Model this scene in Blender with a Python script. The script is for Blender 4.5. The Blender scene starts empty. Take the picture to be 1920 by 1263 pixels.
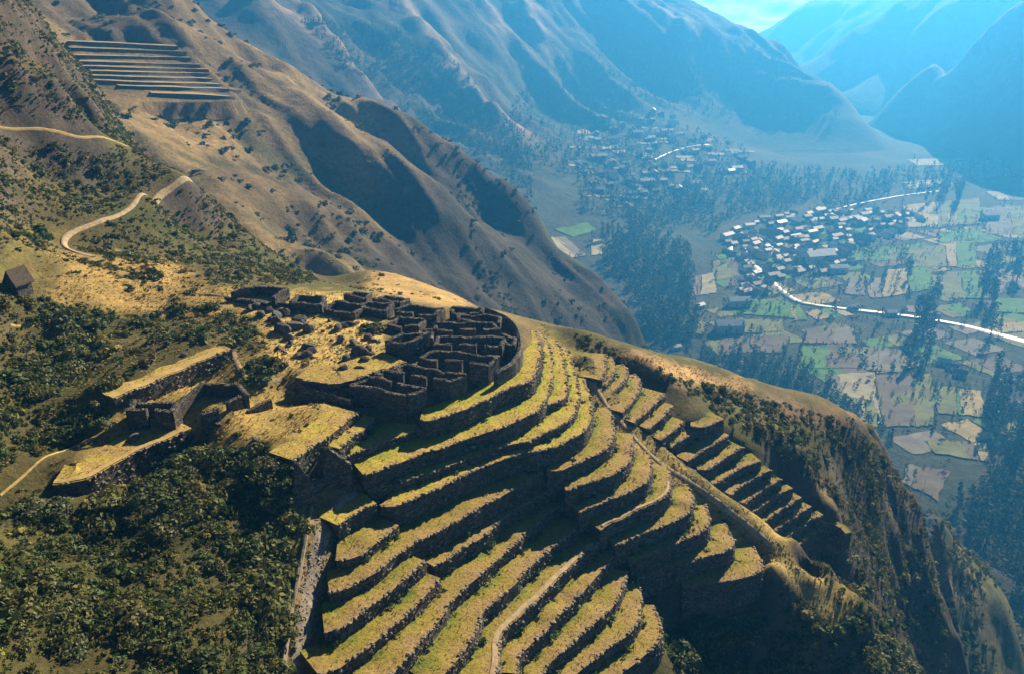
import bpy, math, random
import numpy as np
random.seed(7); RNG = np.random.default_rng(11)
SC = bpy.context.scene; COL = SC.collection

# ------------------------------------------------------------------ camera, sky, sun, exposure
FPX = 1600.0; PITCH = math.radians(22.15); CAMZ = 350.0        # focal length in photo pixels, tilt, height over the valley
cam_d = bpy.data.cameras.new('camera'); cam_d.sensor_width = 36.0; cam_d.lens = 36.0*FPX/1920.0
cam_d.clip_start = 1.0; cam_d.clip_end = 40000.0
cam = bpy.data.objects.new('camera', cam_d); COL.objects.link(cam)
cam.location = (0, 0, CAMZ); cam.rotation_euler = (math.pi/2-PITCH, 0, 0); SC.camera = cam

SUN_AZ = math.radians(33.0); SUN_EL = math.radians(28.0)      # azimuth to the right of the view direction (+Y)
W = bpy.data.worlds.new('World'); SC.world = W; W.use_nodes = True
wn = W.node_tree.nodes; wl = W.node_tree.links
sky = wn.new('ShaderNodeTexSky'); sky.sky_type = 'NISHITA'; sky.sun_disc = False
sky.sun_elevation = SUN_EL; sky.sun_rotation = SUN_AZ; sky.altitude = 3000; sky.air_density = 0.25; sky.dust_density = 0.2
bg = wn['Background']; bg.inputs['Strength'].default_value = 0.05
wl.new(sky.outputs['Color'], bg.inputs['Color'])
sun_d = bpy.data.lights.new('sun', 'SUN'); sun_d.energy = 5.0; sun_d.angle = math.radians(0.5); sun_d.color = (1.0, 0.89, 0.71)
sun = bpy.data.objects.new('sun', sun_d); COL.objects.link(sun)
sun.rotation_euler = (math.pi/2-SUN_EL, 0, math.pi-SUN_AZ)     # shines from the upper right, ahead of the camera
sun.location = (200, 300, 900)
SC.view_settings.view_transform = 'Standard'; SC.view_settings.look = 'None'
SC.view_settings.exposure = 1.27; SC.view_settings.gamma = 1.0
SC.render.engine = 'CYCLES'
SC.cycles.max_bounces = 4; SC.cycles.diffuse_bounces = 1; SC.cycles.glossy_bounces = 1; SC.cycles.volume_bounces = 0
SC.cycles.transparent_max_bounces = 4; SC.cycles.use_denoising = True

# ------------------------------------------------------------------ geometry helpers
CP, SP = math.cos(PITCH), math.sin(PITCH)
def ray(px, py):
    u = (px-960)/FPX; v = (631.5-py)/FPX
    return np.array([u, CP+v*SP, -SP+v*CP])
def atz(px, py, z):                                            # the point of height z seen at a photo pixel
    r = ray(px, py); t = (z-CAMZ)/r[2]; return np.array([0, 0, CAMZ])+t*r
def atd(px, py, d):                                            # the point at ground distance d
    r = ray(px, py); t = d/math.hypot(r[0], r[1]); return np.array([0, 0, CAMZ])+t*r
def proj(p):
    p = np.asarray(p, float); x = p[..., 0]; y = p[..., 1]; z = p[..., 2]-CAMZ
    f = np.maximum(y*CP-z*SP, 1e-3); u = y*SP+z*CP
    return 960+FPX*x/f, 631.5-FPX*u/f
def inpoly(x, y, poly):
    x = np.asarray(x, float); y = np.asarray(y, float); r = np.zeros(x.shape, bool); n = len(poly)
    for i in range(n):
        x0, y0 = poly[i]; x1, y1 = poly[(i+1) % n]
        c = ((y0 > y) != (y1 > y)); 
        with np.errstate(divide='ignore', invalid='ignore'):
            r ^= c & (x < (x1-x0)*(y-y0)/((y1-y0) if y1 != y0 else 1e-9)+x0)
    return r

def vnoise(x, y, seed):                                        # smooth value noise, -1..1
    xi = np.floor(x).astype(np.int64); yi = np.floor(y).astype(np.int64); fx = x-xi; fy = y-yi
    fx = fx*fx*(3-2*fx); fy = fy*fy*(3-2*fy)
    def h(a, b):
        n = (a*374761393+b*668265263+int(seed)*1442695041) & 0xFFFFFFFF
        n = ((n ^ (n >> 13))*1274126177) & 0xFFFFFFFF; n = n ^ (n >> 16)
        return (n & 0xFFFFFF)/float(0xFFFFFF)*2-1
    return (h(xi, yi)*(1-fx)+h(xi+1, yi)*fx)*(1-fy)+(h(xi, yi+1)*(1-fx)+h(xi+1, yi+1)*fx)*fy
def fbm(x, y, scale, octs=4, seed=1, gain=0.5):
    x = np.asarray(x, float)/scale; y = np.asarray(y, float)/scale; a = 1.0; s = 0; t = 0
    for o in range(octs):
        s = s+a*vnoise(x+17.3*o, y-9.1*o, seed+o*13); t += a; a *= gain; x = x*2.03; y = y*2.03
    return s/t
def ridged(x, y, scale, octs=4, seed=1):
    x = np.asarray(x, float)/scale; y = np.asarray(y, float)/scale; a = 1.0; s = 0; t = 0
    for o in range(octs):
        s = s+a*(1-np.abs(vnoise(x+5.7*o, y+3.3*o, seed+o*7))*2); t += a; a *= 0.5; x = x*2.07; y = y*2.07
    return s/t

class Surf:                                                    # smooth surface through scattered points
    def __init__(s, pts, c, lam=0.0):
        P = np.array(pts, float); keep = []
        for i in range(len(P)):
            if not keep or np.min(np.hypot(P[keep, 0]-P[i, 0], P[keep, 1]-P[i, 1])) > 0.6: keep.append(i)
        P = P[keep]; s.P = P[:, :2]; s.c = c
        A = np.c_[np.ones(len(P)), P[:, :2]]; s.k = np.linalg.lstsq(A, P[:, 2], rcond=None)[0]
        r = np.hypot(P[:, None, 0]-P[None, :, 0], P[:, None, 1]-P[None, :, 1])
        K = -np.sqrt(r*r+c*c)+np.eye(len(P))*lam
        s.w = np.linalg.solve(K, P[:, 2]-A@s.k)
    def __call__(s, x, y):
        x = np.asarray(x, float); sh = x.shape; x = x.ravel(); y = np.asarray(y, float).ravel(); out = np.empty(len(x))
        for i in range(0, len(x), 20000):
            a = x[i:i+20000]; b = y[i:i+20000]
            K = -np.sqrt((a[:, None]-s.P[None, :, 0])**2+(b[:, None]-s.P[None, :, 1])**2+s.c*s.c)
            out[i:i+20000] = K@s.w+s.k[0]+s.k[1]*a+s.k[2]*b
        return out.reshape(sh)

class Grid:                                                    # sampled height field with bilinear look-up and ray casting
    def __init__(g, x0, x1, y0, y1, step, f):
        g.x = np.arange(x0, x1+step*.5, step); g.y = np.arange(y0, y1+step*.5, step); g.s = step
        g.X, g.Y = np.meshgrid(g.x, g.y); g.Z = f(g.X, g.Y)
    def z(g, x, y):
        u = np.clip((np.asarray(x, float)-g.x[0])/g.s, 0, len(g.x)-1.001); v = np.clip((np.asarray(y, float)-g.y[0])/g.s, 0, len(g.y)-1.001)
        i = u.astype(int); j = v.astype(int); a = u-i; b = v-j; Z = g.Z
        return (Z[j, i]*(1-a)+Z[j, i+1]*a)*(1-b)+(Z[j+1, i]*(1-a)+Z[j+1, i+1]*a)*b
    def hit(g, px, py, d0=60, d1=None):
        r = ray(px, py); r = r/math.hypot(r[0], r[1]); d1 = d1 or math.hypot(g.x[-1], g.y[-1])
        d = np.arange(d0, d1, g.s*0.25); p = np.array([0, 0, CAMZ])+d[:, None]*r
        ok = (p[:, 0] > g.x[0]) & (p[:, 0] < g.x[-1]) & (p[:, 1] > g.y[0]) & (p[:, 1] < g.y[-1])
        below = ok & (p[:, 2] < g.z(p[:, 0], p[:, 1]))
        k = np.argmax(below)
        return p[k] if below.any() else None
    def mesh(g, mask=None):
        ny, nx = g.Z.shape; v = np.stack([g.X, g.Y, g.Z], -1).reshape(-1, 3)
        idx = np.arange(ny*nx).reshape(ny, nx)
        q = np.stack([idx[:-1, :-1], idx[:-1, 1:], idx[1:, 1:], idx[1:, :-1]], -1).reshape(-1, 4)
        if mask is not None:
            m = mask[:-1, :-1] & mask[:-1, 1:] & mask[1:, 1:] & mask[1:, :-1]; q = q[m.ravel()]
        return v, q

def np_mesh(name, v, f, cols=None, attrs=None, smooth=True):
    v = np.asarray(v, np.float32); f = np.asarray(f, np.int32); k = f.shape[1]
    me = bpy.data.meshes.new(name); me.vertices.add(len(v)); me.vertices.foreach_set('co', v.ravel())
    me.loops.add(f.size); me.loops.foreach_set('vertex_index', f.ravel())
    me.polygons.add(len(f)); me.polygons.foreach_set('loop_start', np.arange(0, f.size, k, dtype=np.int32))
    me.polygons.foreach_set('use_smooth', np.full(len(f), smooth, bool))
    me.update(calc_edges=True)
    if cols is not None:
        a = me.color_attributes.new('Col', 'FLOAT_COLOR', 'POINT')
        c = np.c_[np.asarray(cols, np.float32), np.ones(len(v), np.float32)]; a.data.foreach_set('color', c.ravel())
    for n, d in (attrs or {}).items():
        a = me.attributes.new(n, 'FLOAT', 'POINT'); a.data.foreach_set('value', np.asarray(d, np.float32))
    return me
def put(name, me, mat=None, parent=None, loc=None, rz=0, scale=None):
    o = bpy.data.objects.new(name, me); COL.objects.link(o)
    if mat and me and not me.materials: me.materials.append(mat)
    if parent: o.parent = parent
    if loc is not None: o.location = loc
    if rz: o.rotation_euler = (0, 0, rz)
    if scale is not None: o.scale = scale if hasattr(scale, '__len__') else (scale,)*3
    return o
def tag(o, label=None, cat=None, group=None, kind=None):
    if label: o['label'] = label
    if cat: o['category'] = cat
    if group: o['group'] = group
    if kind: o['kind'] = kind
    return o
def empty(name, loc, rz=0):
    o = bpy.data.objects.new(name, None); COL.objects.link(o); o.location = loc; o.rotation_euler = (0, 0, rz); return o
class MB:                                                      # collects pieces of one part
    def __init__(m): m.v = []; m.f = []; m.n = 0; m.c = []
    def add(m, v, f, c=None):
        v = np.asarray(v, float); m.v.append(v); m.f += [tuple(int(i)+m.n for i in q) for q in f]; m.n += len(v)
        m.c.append(np.tile(c if c is not None else (.5, .5, .5), (len(v), 1)))
    def mesh(m, name, smooth=False):
        me = bpy.data.meshes.new(name); me.from_pydata(np.concatenate(m.v).tolist(), [], m.f)
        if smooth: me.polygons.foreach_set('use_smooth', np.ones(len(me.polygons), bool))
        a = me.color_attributes.new('Col', 'FLOAT_COLOR', 'POINT')
        a.data.foreach_set('color', np.c_[np.concatenate(m.c), np.ones(m.n)].astype(np.float32).ravel())
        me.update(); return me

# ------------------------------------------------------------------ materials
def nmat(name, rough=0.95, spec=0.1):
    m = bpy.data.materials.new(name); m.use_nodes = True; b = m.node_tree.nodes['Principled BSDF']
    b.inputs['Roughness'].default_value = rough; b.inputs['Specular IOR Level'].default_value = spec
    return m, m.node_tree.nodes, m.node_tree.links, b
def ramp(nd, stops, interp='LINEAR'):
    r = nd.new('ShaderNodeValToRGB'); e = r.color_ramp.elements; r.color_ramp.interpolation = interp
    while len(e) < len(stops): e.new(0.5)
    for k, (p, c) in enumerate(stops): e[k].position = p; e[k].color = (*c, 1)
    return r
def noise(nd, ln, scale, detail=5, rough=0.6, coord=None, dist=0.0):
    n = nd.new('ShaderNodeTexNoise'); n.inputs['Scale'].default_value = scale; n.inputs['Detail'].default_value = detail
    n.inputs['Roughness'].default_value = rough; n.inputs['Distortion'].default_value = dist
    if coord is None:
        g = nd.new('ShaderNodeNewGeometry'); coord = g.outputs['Position']
    ln.new(coord, n.inputs['Vector']); return n
def mixc(nd, ln, a, b, fac, mode='MIX'):
    m = nd.new('ShaderNodeMix'); m.data_type = 'RGBA'; m.blend_type = mode
    for sock, val in ((m.inputs[6], a), (m.inputs[7], b), (m.inputs[0], fac)):
        if hasattr(val, 'links') or hasattr(val, 'is_output'): ln.new(val, sock)
        elif isinstance(val, (int, float)): sock.default_value = val
        else: sock.default_value = (*val, 1)
    return m.outputs[2]
def bump(nd, ln, b, h, strength, dist):
    n = nd.new('ShaderNodeBump'); n.inputs['Strength'].default_value = strength; n.inputs['Distance'].default_value = dist
    ln.new(h, n.inputs['Height']); ln.new(n.outputs[0], b.inputs['Normal'])

def mat_ground(name, fine, mid, amt=0.75, bstr=0.6, bdist=0.3):
    # vertex colour of the soil and plant cover, broken up by noise
    m, nd, ln, b = nmat(name); a = nd.new('ShaderNodeVertexColor'); a.layer_name = 'Col'
    n1 = noise(nd, ln, fine, 8, 0.75); n2 = noise(nd, ln, mid, 4, 0.6)
    r1 = ramp(nd, [(0.30, (0.35,)*3), (0.5, (0.95,)*3), (0.72, (1.6, 1.55, 1.4))]); ln.new(n1.outputs['Fac'], r1.inputs[0])
    r2 = ramp(nd, [(0.32, (0.6, 0.66, 0.62)), (0.62, (1.25, 1.18, 1.05))]); ln.new(n2.outputs['Fac'], r2.inputs[0])
    c = mixc(nd, ln, a.outputs[0], r1.outputs[0], amt, 'MULTIPLY'); c = mixc(nd, ln, c, r2.outputs[0], 0.8, 'MULTIPLY')
    ln.new(c, b.inputs['Base Color']); bump(nd, ln, b, n1.outputs['Fac'], bstr, bdist)
    return m
def mat_simple(name, stops, scale, rough=0.95, spec=0.1, bstr=0.0, bdist=0.1, detail=5):
    m, nd, ln, b = nmat(name, rough, spec); n = noise(nd, ln, scale, detail, 0.65)
    r = ramp(nd, stops); ln.new(n.outputs['Fac'], r.inputs[0]); ln.new(r.outputs[0], b.inputs['Base Color'])
    if bstr: bump(nd, ln, b, n.outputs['Fac'], bstr, bdist)
    return m
def mat_stone(name, c0, c1, c2, scale=1.6, bstr=1.0, lichen=None):
    # coursed field-stone masonry: cells of differing tone with dark joints
    m, nd, ln, b = nmat(name); g = nd.new('ShaderNodeNewGeometry')
    mp = nd.new('ShaderNodeMapping'); mp.inputs['Scale'].default_value = (1, 1, 1.6); ln.new(g.outputs['Position'], mp.inputs[0])
    v = nd.new('ShaderNodeTexVoronoi'); v.inputs['Scale'].default_value = scale; ln.new(mp.outputs[0], v.inputs['Vector'])
    e = nd.new('ShaderNodeTexVoronoi'); e.feature = 'DISTANCE_TO_EDGE'; e.inputs['Scale'].default_value = scale; ln.new(mp.outputs[0], e.inputs['Vector'])
    sp = nd.new('ShaderNodeSeparateColor'); ln.new(v.outputs['Color'], sp.inputs[0])
    r = ramp(nd, [(0.0, c0), (0.5, c1), (1.0, c2)]); ln.new(sp.outputs[0], r.inputs[0])
    j = ramp(nd, [(0.0, (0.25,)*3), (0.10, (1,)*3)]); ln.new(e.outputs['Distance'], j.inputs[0])
    c = mixc(nd, ln, r.outputs[0], j.outputs[0], 0.9, 'MULTIPLY')
    n = noise(nd, ln, 0.35, 5, 0.7)
    if lichen:
        k = ramp(nd, [(0.50, (0, 0, 0)), (0.62, (1, 1, 1))]); ln.new(n.outputs['Fac'], k.inputs[0]); c = mixc(nd, ln, c, lichen, k.outputs[0])
    ln.new(c, b.inputs['Base Color']); bump(nd, ln, b, j.outputs[0], bstr, 0.12)
    return m
def mat_leaf(name, cols, trans=0.25):
    # leaf faces: one tone per plant, varied face by face
    m, nd, ln, b = nmat(name, 0.7, 0.2); a = nd.new('ShaderNodeVertexColor'); a.layer_name = 'Col'
    oi = nd.new('ShaderNodeObjectInfo'); r = ramp(nd, cols); ln.new(oi.outputs['Random'], r.inputs[0])
    c = mixc(nd, ln, r.outputs[0], a.outputs[0], 1.0, 'MULTIPLY'); ln.new(c, b.inputs['Base Color'])
    t = nd.new('ShaderNodeBsdfTranslucent'); ln.new(c, t.inputs[0]); mx = nd.new('ShaderNodeMixShader'); mx.inputs[0].default_value = trans
    ln.new(b.outputs[0], mx.inputs[1]); ln.new(t.outputs[0], mx.inputs[2]); ln.new(mx.outputs[0], nd['Material Output'].inputs[0])
    return m

# ------------------------------------------------------------------ terraces: lip line of each (seen pixels, level), read as level benches
LIPS = {
'A1':(287.0,2.9,[(787,789),(803,790),(818,783),(857,775),(877,765),(907,752),(932,740),(958,725),(983,721),(1000,708),(1008,697),(1013,672),(1015,650),(1011,633),(1003,620)]),
'A1b':(285.4,2.0,[(645,859),(677,845),(717,827),(747,817),(790,803)]),
'A2':(283.9,2.6,[(682,892),(712,883),(747,870),(785,854),(807,846),(852,833),(877,820),(907,811),(932,807),(973,788),(1000,775),(1018,762),(1027,745),(1035,725),(1037,700),(1037,675),(1033,655),(1025,638),(1018,625)]),
'A2b':(282.9,1.8,[(1026,757),(1045,753),(1057,747),(1065,738),(1066,717),(1063,693),(1057,673),(1050,650),(1043,635)]),
'A3':(281.4,1.9,[(690,922),(703,918),(747,905),(770,898),(807,887),(837,873),(873,862),(907,848),(935,838),(968,829),(995,827),(1013,818),(1040,803),(1065,790),(1078,777),(1085,760),(1087,742),(1086,723),(1078,693),(1068,668),(1058,648)]),
'A4':(280.1,3.6,[(712,946),(735,952),(760,942),(790,929),(810,921),(852,900),(880,887),(913,871),(938,862),(973,851),(997,846),(1025,844),(1055,830),(1080,818),(1098,805),(1106,790),(1110,770),(1112,757),(1105,733),(1095,708),(1087,692)]),
'A4a':(280.6,2.8,[(633,985),(650,973),(667,962),(688,951),(706,943)]),
'A4b':(278.1,1.8,[(629,1048),(645,1047),(658,1045),(678,1039),(700,1024),(720,1008),(738,992),(749,984)]),
'A5':(276.6,3.0,[(618,1110),(640,1106),(660,1099),(678,1088),(700,1075),(720,1062),(745,1040),(770,1022),(807,1001),(843,984),(893,955),(935,931),(960,918),(977,907),(997,893),(1018,884)]),
'b':(274.9,2.1,[(608,1182),(630,1178),(648,1173),(663,1161),(692,1140),(717,1120),(750,1095),(770,1075),(790,1060),(798,1052)]),
'c':(272.9,2.2,[(600,1268),(630,1252),(655,1241),(683,1220),(708,1198),(733,1175),(767,1146),(792,1120),(810,1102),(826,1084)]),
'S2':(273.5,2.5,[(815,1063),(830,1052),(853,1038),(880,1022),(910,1003),(928,985),(968,953),(1002,932),(1025,918),(1047,911)]),
'D':(271.1,2.3,[(700,1292),(735,1263),(760,1239),(785,1212),(810,1181),(832,1154),(842,1134),(860,1113),(887,1089),(905,1074),(927,1053),(943,1038),(968,1017),(990,995),(1013,975),(1043,949),(1062,941)]),
'E':(269.1,2.5,[(815,1280),(832,1261),(860,1235),(880,1205),(893,1183),(900,1160),(908,1143),(933,1125),(960,1103),(993,1063),(1027,1032),(1053,1012),(1077,993),(1089,978)]),
'F':(266.8,2.3,[(928,1285),(938,1245),(938,1215),(937,1196),(960,1168),(982,1148),(1015,1120),(1053,1080),(1077,1057),(1098,1036),(1123,1017),(1133,1007)]),
'G':(264.6,2.4,[(966,1262),(969,1242),(974,1228),(993,1210),(1027,1176),(1055,1150),(1087,1115),(1110,1093),(1127,1073),(1140,1053),(1153,1035)]),
'H':(262.3,2.2,[(1000,1282),(1017,1261),(1033,1240),(1067,1210),(1100,1183),(1133,1156),(1160,1123),(1173,1096),(1177,1070)]),
'I':(260.2,2.2,[(1060,1282),(1087,1258),(1123,1230),(1150,1210),(1177,1193),(1197,1170),(1203,1150),(1203,1120),(1199,1092)]),
'J':(258.1,3.0,[(1140,1285),(1167,1261),(1192,1241),(1217,1223),(1238,1202),(1246,1182),(1235,1157),(1228,1133)]),
'B5':(276.9,2.7,[(1027,885),(1053,882),(1080,869),(1113,856),(1140,843),(1150,825),(1153,800),(1149,780),(1140,762)]),
'B6':(274.5,3.0,[(1060,919),(1080,918),(1098,906),(1130,898),(1160,885),(1175,873),(1186,853),(1190,830),(1186,812)]),
'B7':(271.8,2.9,[(1085,959),(1100,953),(1150,935),(1200,913),(1218,899),(1224,880),(1221,858),(1216,845)]),
'B8':(269.2,3.2,[(1125,993),(1150,980),(1175,967),(1217,948),(1243,935),(1256,923),(1260,905),(1256,882),(1250,868)]),
'B9':(266.3,3.3,[(1153,1024),(1175,1014),(1200,1002),(1237,985),(1270,974),(1293,961),(1300,946),(1297,925),(1290,907)]),
'B10':(263.3,3.4,[(1182,1052),(1213,1038),(1243,1027),(1287,1010),(1320,997),(1332,986),(1333,974),(1327,955),(1318,935)]),
'B11':(260.2,3.5,[(1195,1084),(1220,1075),(1237,1067),(1263,1060),(1287,1055),(1312,1046),(1337,1040),(1362,1033),(1377,1025),(1378,1012),(1368,995),(1354,970)]),
'B12':(257.0,4.5,[(1280,1099),(1312,1097),(1337,1093),(1370,1088),(1395,1083),(1428,1073),(1431,1057),(1423,1037),(1410,1013)]),
'W1':(291.5,2.7,[(213,748),(270,725),(330,697),(385,675),(434,655)]),
'W2':(287.3,3.6,[(98,908),(140,905),(175,895),(215,868),(260,845),(310,825),(360,802)]),
'W3':(288.3,1.9,[(552,862),(590,835),(625,811),(658,784),(672,772)]),
'W4':(287.0,1.6,[(637,842),(660,823),(685,803),(705,782)]),
'W5':(290.1,2.2,[(553,708),(590,717),(638,721),(673,708),(733,692),(762,680)]),
'R1':(280.0,1.5,[(1128,712),(1137,693),(1138,663)]),
'R2':(279.0,1.6,[(1137,723),(1152,702),(1156,684),(1148,668)]),
'R3':(277.8,1.7,[(1142,744),(1168,720),(1179,704),(1177,691),(1168,683)]),
'R4':(276.6,1.9,[(1167,772),(1195,744),(1204,724),(1199,707),(1190,700)]),
'R5':(275.2,2.0,[(1188,792),(1218,768),(1243,744),(1248,737)]),
'R6':(273.8,2.3,[(1215,804),(1237,787),(1250,774),(1263,759)]),
'R7':(272.0,2.4,[(1240,826),(1262,808),(1284,788)]),
'R8':(270.2,2.5,[(1257,839),(1280,824),(1310,808)]),
'R8b':(271.3,2.6,[(1295,799),(1318,801),(1337,794),(1357,785)]),
'R9':(268.3,2.5,[(1288,864),(1317,846),(1343,829),(1368,814)]),
'R10':(266.2,2.5,[(1308,881),(1328,881),(1347,868),(1370,853),(1395,839)]),
'R11':(264.0,2.6,[(1340,908),(1350,903),(1367,888),(1407,869),(1428,864)]),
'R12':(261.9,2.6,[(1370,927),(1393,908),(1423,890),(1446,881)]),
'R13':(259.8,2.6,[(1396,944),(1413,928),(1445,908),(1466,899)]),
'R14':(257.7,2.5,[(1412,960),(1437,942),(1463,923),(1486,914)]),
'R15':(255.6,2.5,[(1432,977),(1457,960),(1482,943),(1503,932)]),
'R16':(253.4,2.5,[(1452,995),(1478,975),(1502,961),(1521,949)]),
'R17':(251.3,2.6,[(1471,1010),(1497,990),(1520,973),(1543,964)]),
'R18':(249.0,3.2,[(1493,1026),(1505,1012),(1530,993),(1553,983),(1570,984),(1586,999)]),
}

def smooth_line(P, step, it=2):
    P = np.asarray(P, float)
    for _ in range(it):
        Q = np.empty((2*len(P), P.shape[1])); Q[0::2] = P; Q[1:-1:2] = (P[:-1]+P[1:])/2; Q = Q[:-1]
        R = Q.copy(); R[1:-1] = Q[1:-1]*.5+(Q[:-2]+Q[2:])*.25; P = R
    L = np.r_[0, np.cumsum(np.hypot(*(np.diff(P[:, :2], axis=0).T)))]; n = max(3, int(L[-1]/step)+1)
    t = np.linspace(0, L[-1], n); return np.stack([np.interp(t, L, P[:, k]) for k in range(P.shape[1])], -1)
def left_normal(P):
    T = np.gradient(P[:, :2], axis=0); T /= np.linalg.norm(T, axis=1)[:, None]+1e-9; return np.stack([-T[:, 1], T[:, 0]], -1)
LINE = {k: smooth_line([atz(x, y, z) for x, y in pts], 0.9) for k, (z, h, pts) in LIPS.items()}

def taper(k, n):                                               # walls run out where a flight meets the ridge track
    t = np.linspace(0, 1, n)
    if k[0] in 'AB' and k not in ('A1b','A4a','A4b','A5'): return np.clip((1-t)/.3, 0, 1)*.88+.12
    if k in ('W1','W2'): return np.clip(t/.3, 0, 1)*.6*np.clip((1-t)/.15, .4, 1)+.25
    if k[0] == 'R': return np.clip(t/.3, 0, 1)*.85+.15
    return np.ones(n)
# ------------------------------------------------------------------ the near ridge
NP = []                                                        # control points of the ridge surface
def Z_(*L):
    for px, py, z in L: NP.append(atz(px, py, z))
def D_(*L):
    for px, py, d in L: NP.append(atd(px, py, d))
# plateau with the ruins
Z_((600,640,290.4),(680,640,290.2),(560,600,290.6),(640,690,290.0),(590,690,290.1),(500,620,290.9),(720,600,289.8),(450,565,291.3),(400,553,292),(540,548,290.8),
   (480,548,291.2),(640,565,289.6),(700,562,288.8),(760,575,288.2),(850,580,287.8),(930,585,287.5),(800,640,287.8),(900,640,287.5),(850,690,287.4),(790,690,287.7),
   (820,740,287.1),(760,775,286.8),(985,610,287.2),(950,690,287.0),(880,720,287.0),(720,770,286.9),(690,790,286.6))
# courts of the lower left ruins
Z_((420,690,289.3),(340,730,289.3),(290,755,289.0),(420,740,288.5),(380,790,288.0),(300,800,287.6),(230,790,287.9),(200,830,287.3),
   (500,720,289.3),(470,760,288.4),(560,760,288.3),(620,755,288.2),(500,830,288.0),(560,800,288.2),(600,785,288.3),(450,830,288.0),(530,855,287.4),(500,790,288.3),(545,900,284.2))
# path beside the terraces and the shrub slope to its left
Z_((650,935,281),(625,960,280.8),(605,1000,279.7),(590,1060,277.5),(578,1130,275.3),(565,1200,273.3),(555,1275,271.3),(585,950,280.9),(560,1060,278.4),(545,1150,276),(525,1263,273.6),
   (400,1263,280.5),(200,1263,283.5),(0,1263,287),(400,1100,282.5),(200,1100,285),(0,1100,288.5),(470,1180,279.5),(490,1050,281.5),(480,950,284),(400,950,285),(250,970,285),(110,965,285.2),(0,960,286),(480,880,285.8),
   (400,870,286.3),(300,900,285.6),(200,935,285),(0,850,290),(60,870,288),(120,830,287),(0,750,293),(100,750,291.5),(150,700,291.5),(0,650,297),(200,640,293),(350,620,291),(430,615,290),
   (0,580,300),(100,560,297.5),(250,540,294.5),(350,530,292.5),(0,500,303),(120,475,298),(200,480,296),(280,490,294),(-150,800,296),(-150,1100,290),(-200,600,306),(-200,1300,292),(200,1420,282),(-100,1400,286))
Z_((105,452,298),(150,432,298.3),(200,415,298.6),(250,395,298.8),(290,375,299),(355,342,299.5))   # trail on the hillside
Z_((0,400,307),(0,350,310),(60,330,309),(100,350,305),(200,350,302),(280,350,300.4),(0,240,319),(130,255,312),(230,275,306))
D_((0,100,257),(0,0,281),(100,150,264),(60,0,300),(160,180,281),(230,260,274),(300,310,270),(-150,0,270),(-150,200,215),(-150,400,165),
   (400,420,252),(450,470,238),(330,430,242),(400,480,222),(500,515,208),(560,530,206),(300,470,215))
SIL = [(60,0,305),(110,90,297),(160,180,286),(230,260,278),(300,310,274),(358,338,269),(420,400,262),(480,450,252),(540,495,240),(600,528,230)]
D_(*SIL)
for px, py, d in SIL:
    p = atd(px, py, d); u = np.array([p[0]*.6+60, p[1], 0]); u /= np.linalg.norm(u)
    NP.append(p+u*35-np.array([0,0,26.])); NP.append(p+u*80-np.array([0,0,75.])); NP.append(p+u*140-np.array([0,0,140.]))
D_((700,512,250),(790,525,243),(870,568,226),(920,590,215),(640,540,226))      # dry spur behind the ruins
for px, py, d in [(700,508,262),(790,522,254),(880,570,232),(960,598,210)]:
    p = atd(px, py, d); NP.append(p+np.array([10,40,-35.])); NP.append(p+np.array([25,95,-100.]))
# trail ridge between the two flights of terraces
TRAIL = [(1095,700,280.5),(1130,745,277.8),(1165,795,274.9),(1210,845,271.5),(1260,885,268.3),(1300,905,266.1),(1340,940,263.1),(1390,975,260.0),(1440,1015,257.1),(1500,1062,253.8),(1550,1105,250.4),(1602,1150,246.6)]
Z_(*TRAIL)
_t = smooth_line([atz(*a) for a in TRAIL], 3.0, 1)
D_((1550,1050,157),(1590,1090,161),(1630,1120,167),(1665,1180,170),(1695,1263,172))
for a in TRAIL[8:]: p = atz(*a); NP.append(p+np.array([6., 8., -10.])); NP.append(p+np.array([12., 18., -17.]))
for p in _t: NP.append(p); NP.append(p+np.array([1.5, 1.2, -.05])); NP.append(p+np.array([3.2, 2.5, -.4]))
Z_((1432,1062,256.8),(1442,1092,254.6),(1495,1130,250.9),(1560,1182,246.4),(1500,1090,252.7),(1550,1140,248.6),(1020,630,285),(1045,640,283.4),(1075,660,282.2))
# brush slope, cliffs, dark gully
Z_((1300,765,272.5),(1400,790,268),(1450,840,263),(1500,880,257),(1550,920,250),(1590,960,244.5),(1610,1010,238),(1100,632,281),(1200,685,277),(1250,715,275),(1300,735,273),
   (1400,760,267.5),(1500,790,260),(1600,815,251),(1640,860,241),(1655,905,233),(1690,1010,214),(1700,1150,203),(1600,1200,228),(1500,1180,238),(1450,1263,240),
   (1300,1150,247),(1300,1263,247),(1240,1275,253),(1400,1130,249),(1740,1263,194),(1780,1200,180),(1400,1400,236),(1200,1400,250),(1000,1400,262),(800,1400,269),(600,1400,271),(1650,1400,215))
D_((1150,650,192),(1200,667,195),(1300,692,200),(1390,728,206),(1450,745,214),(1550,770,225),(1640,795,238),(1700,905,240),(1730,965,235),(1750,1100,224),(1790,1200,220),(1800,1263,216))
for px, py, d in [(1060,622,196),(1150,646,202),(1200,660,205),(1300,683,210),(1395,722,214),(1500,752,224),(1600,780,236),(1655,795,246),(1705,900,250),(1735,960,246),(1760,1100,236),(1800,1200,230),(1815,1290,226)]:
    p = atd(px, py, d); u = p*np.array([1,1,0]); u /= np.linalg.norm(u)
    NP.append(p+u*18-np.array([0,0,22.])); NP.append(p+u*55-np.array([0,0,75.])); NP.append(p+u*120-np.array([0,0,160.]))
WFIX = {'W1': 3.6, 'W2': 5.0, 'W3': 4.0, 'W4': 1.6, 'W5': 6.0}
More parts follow.
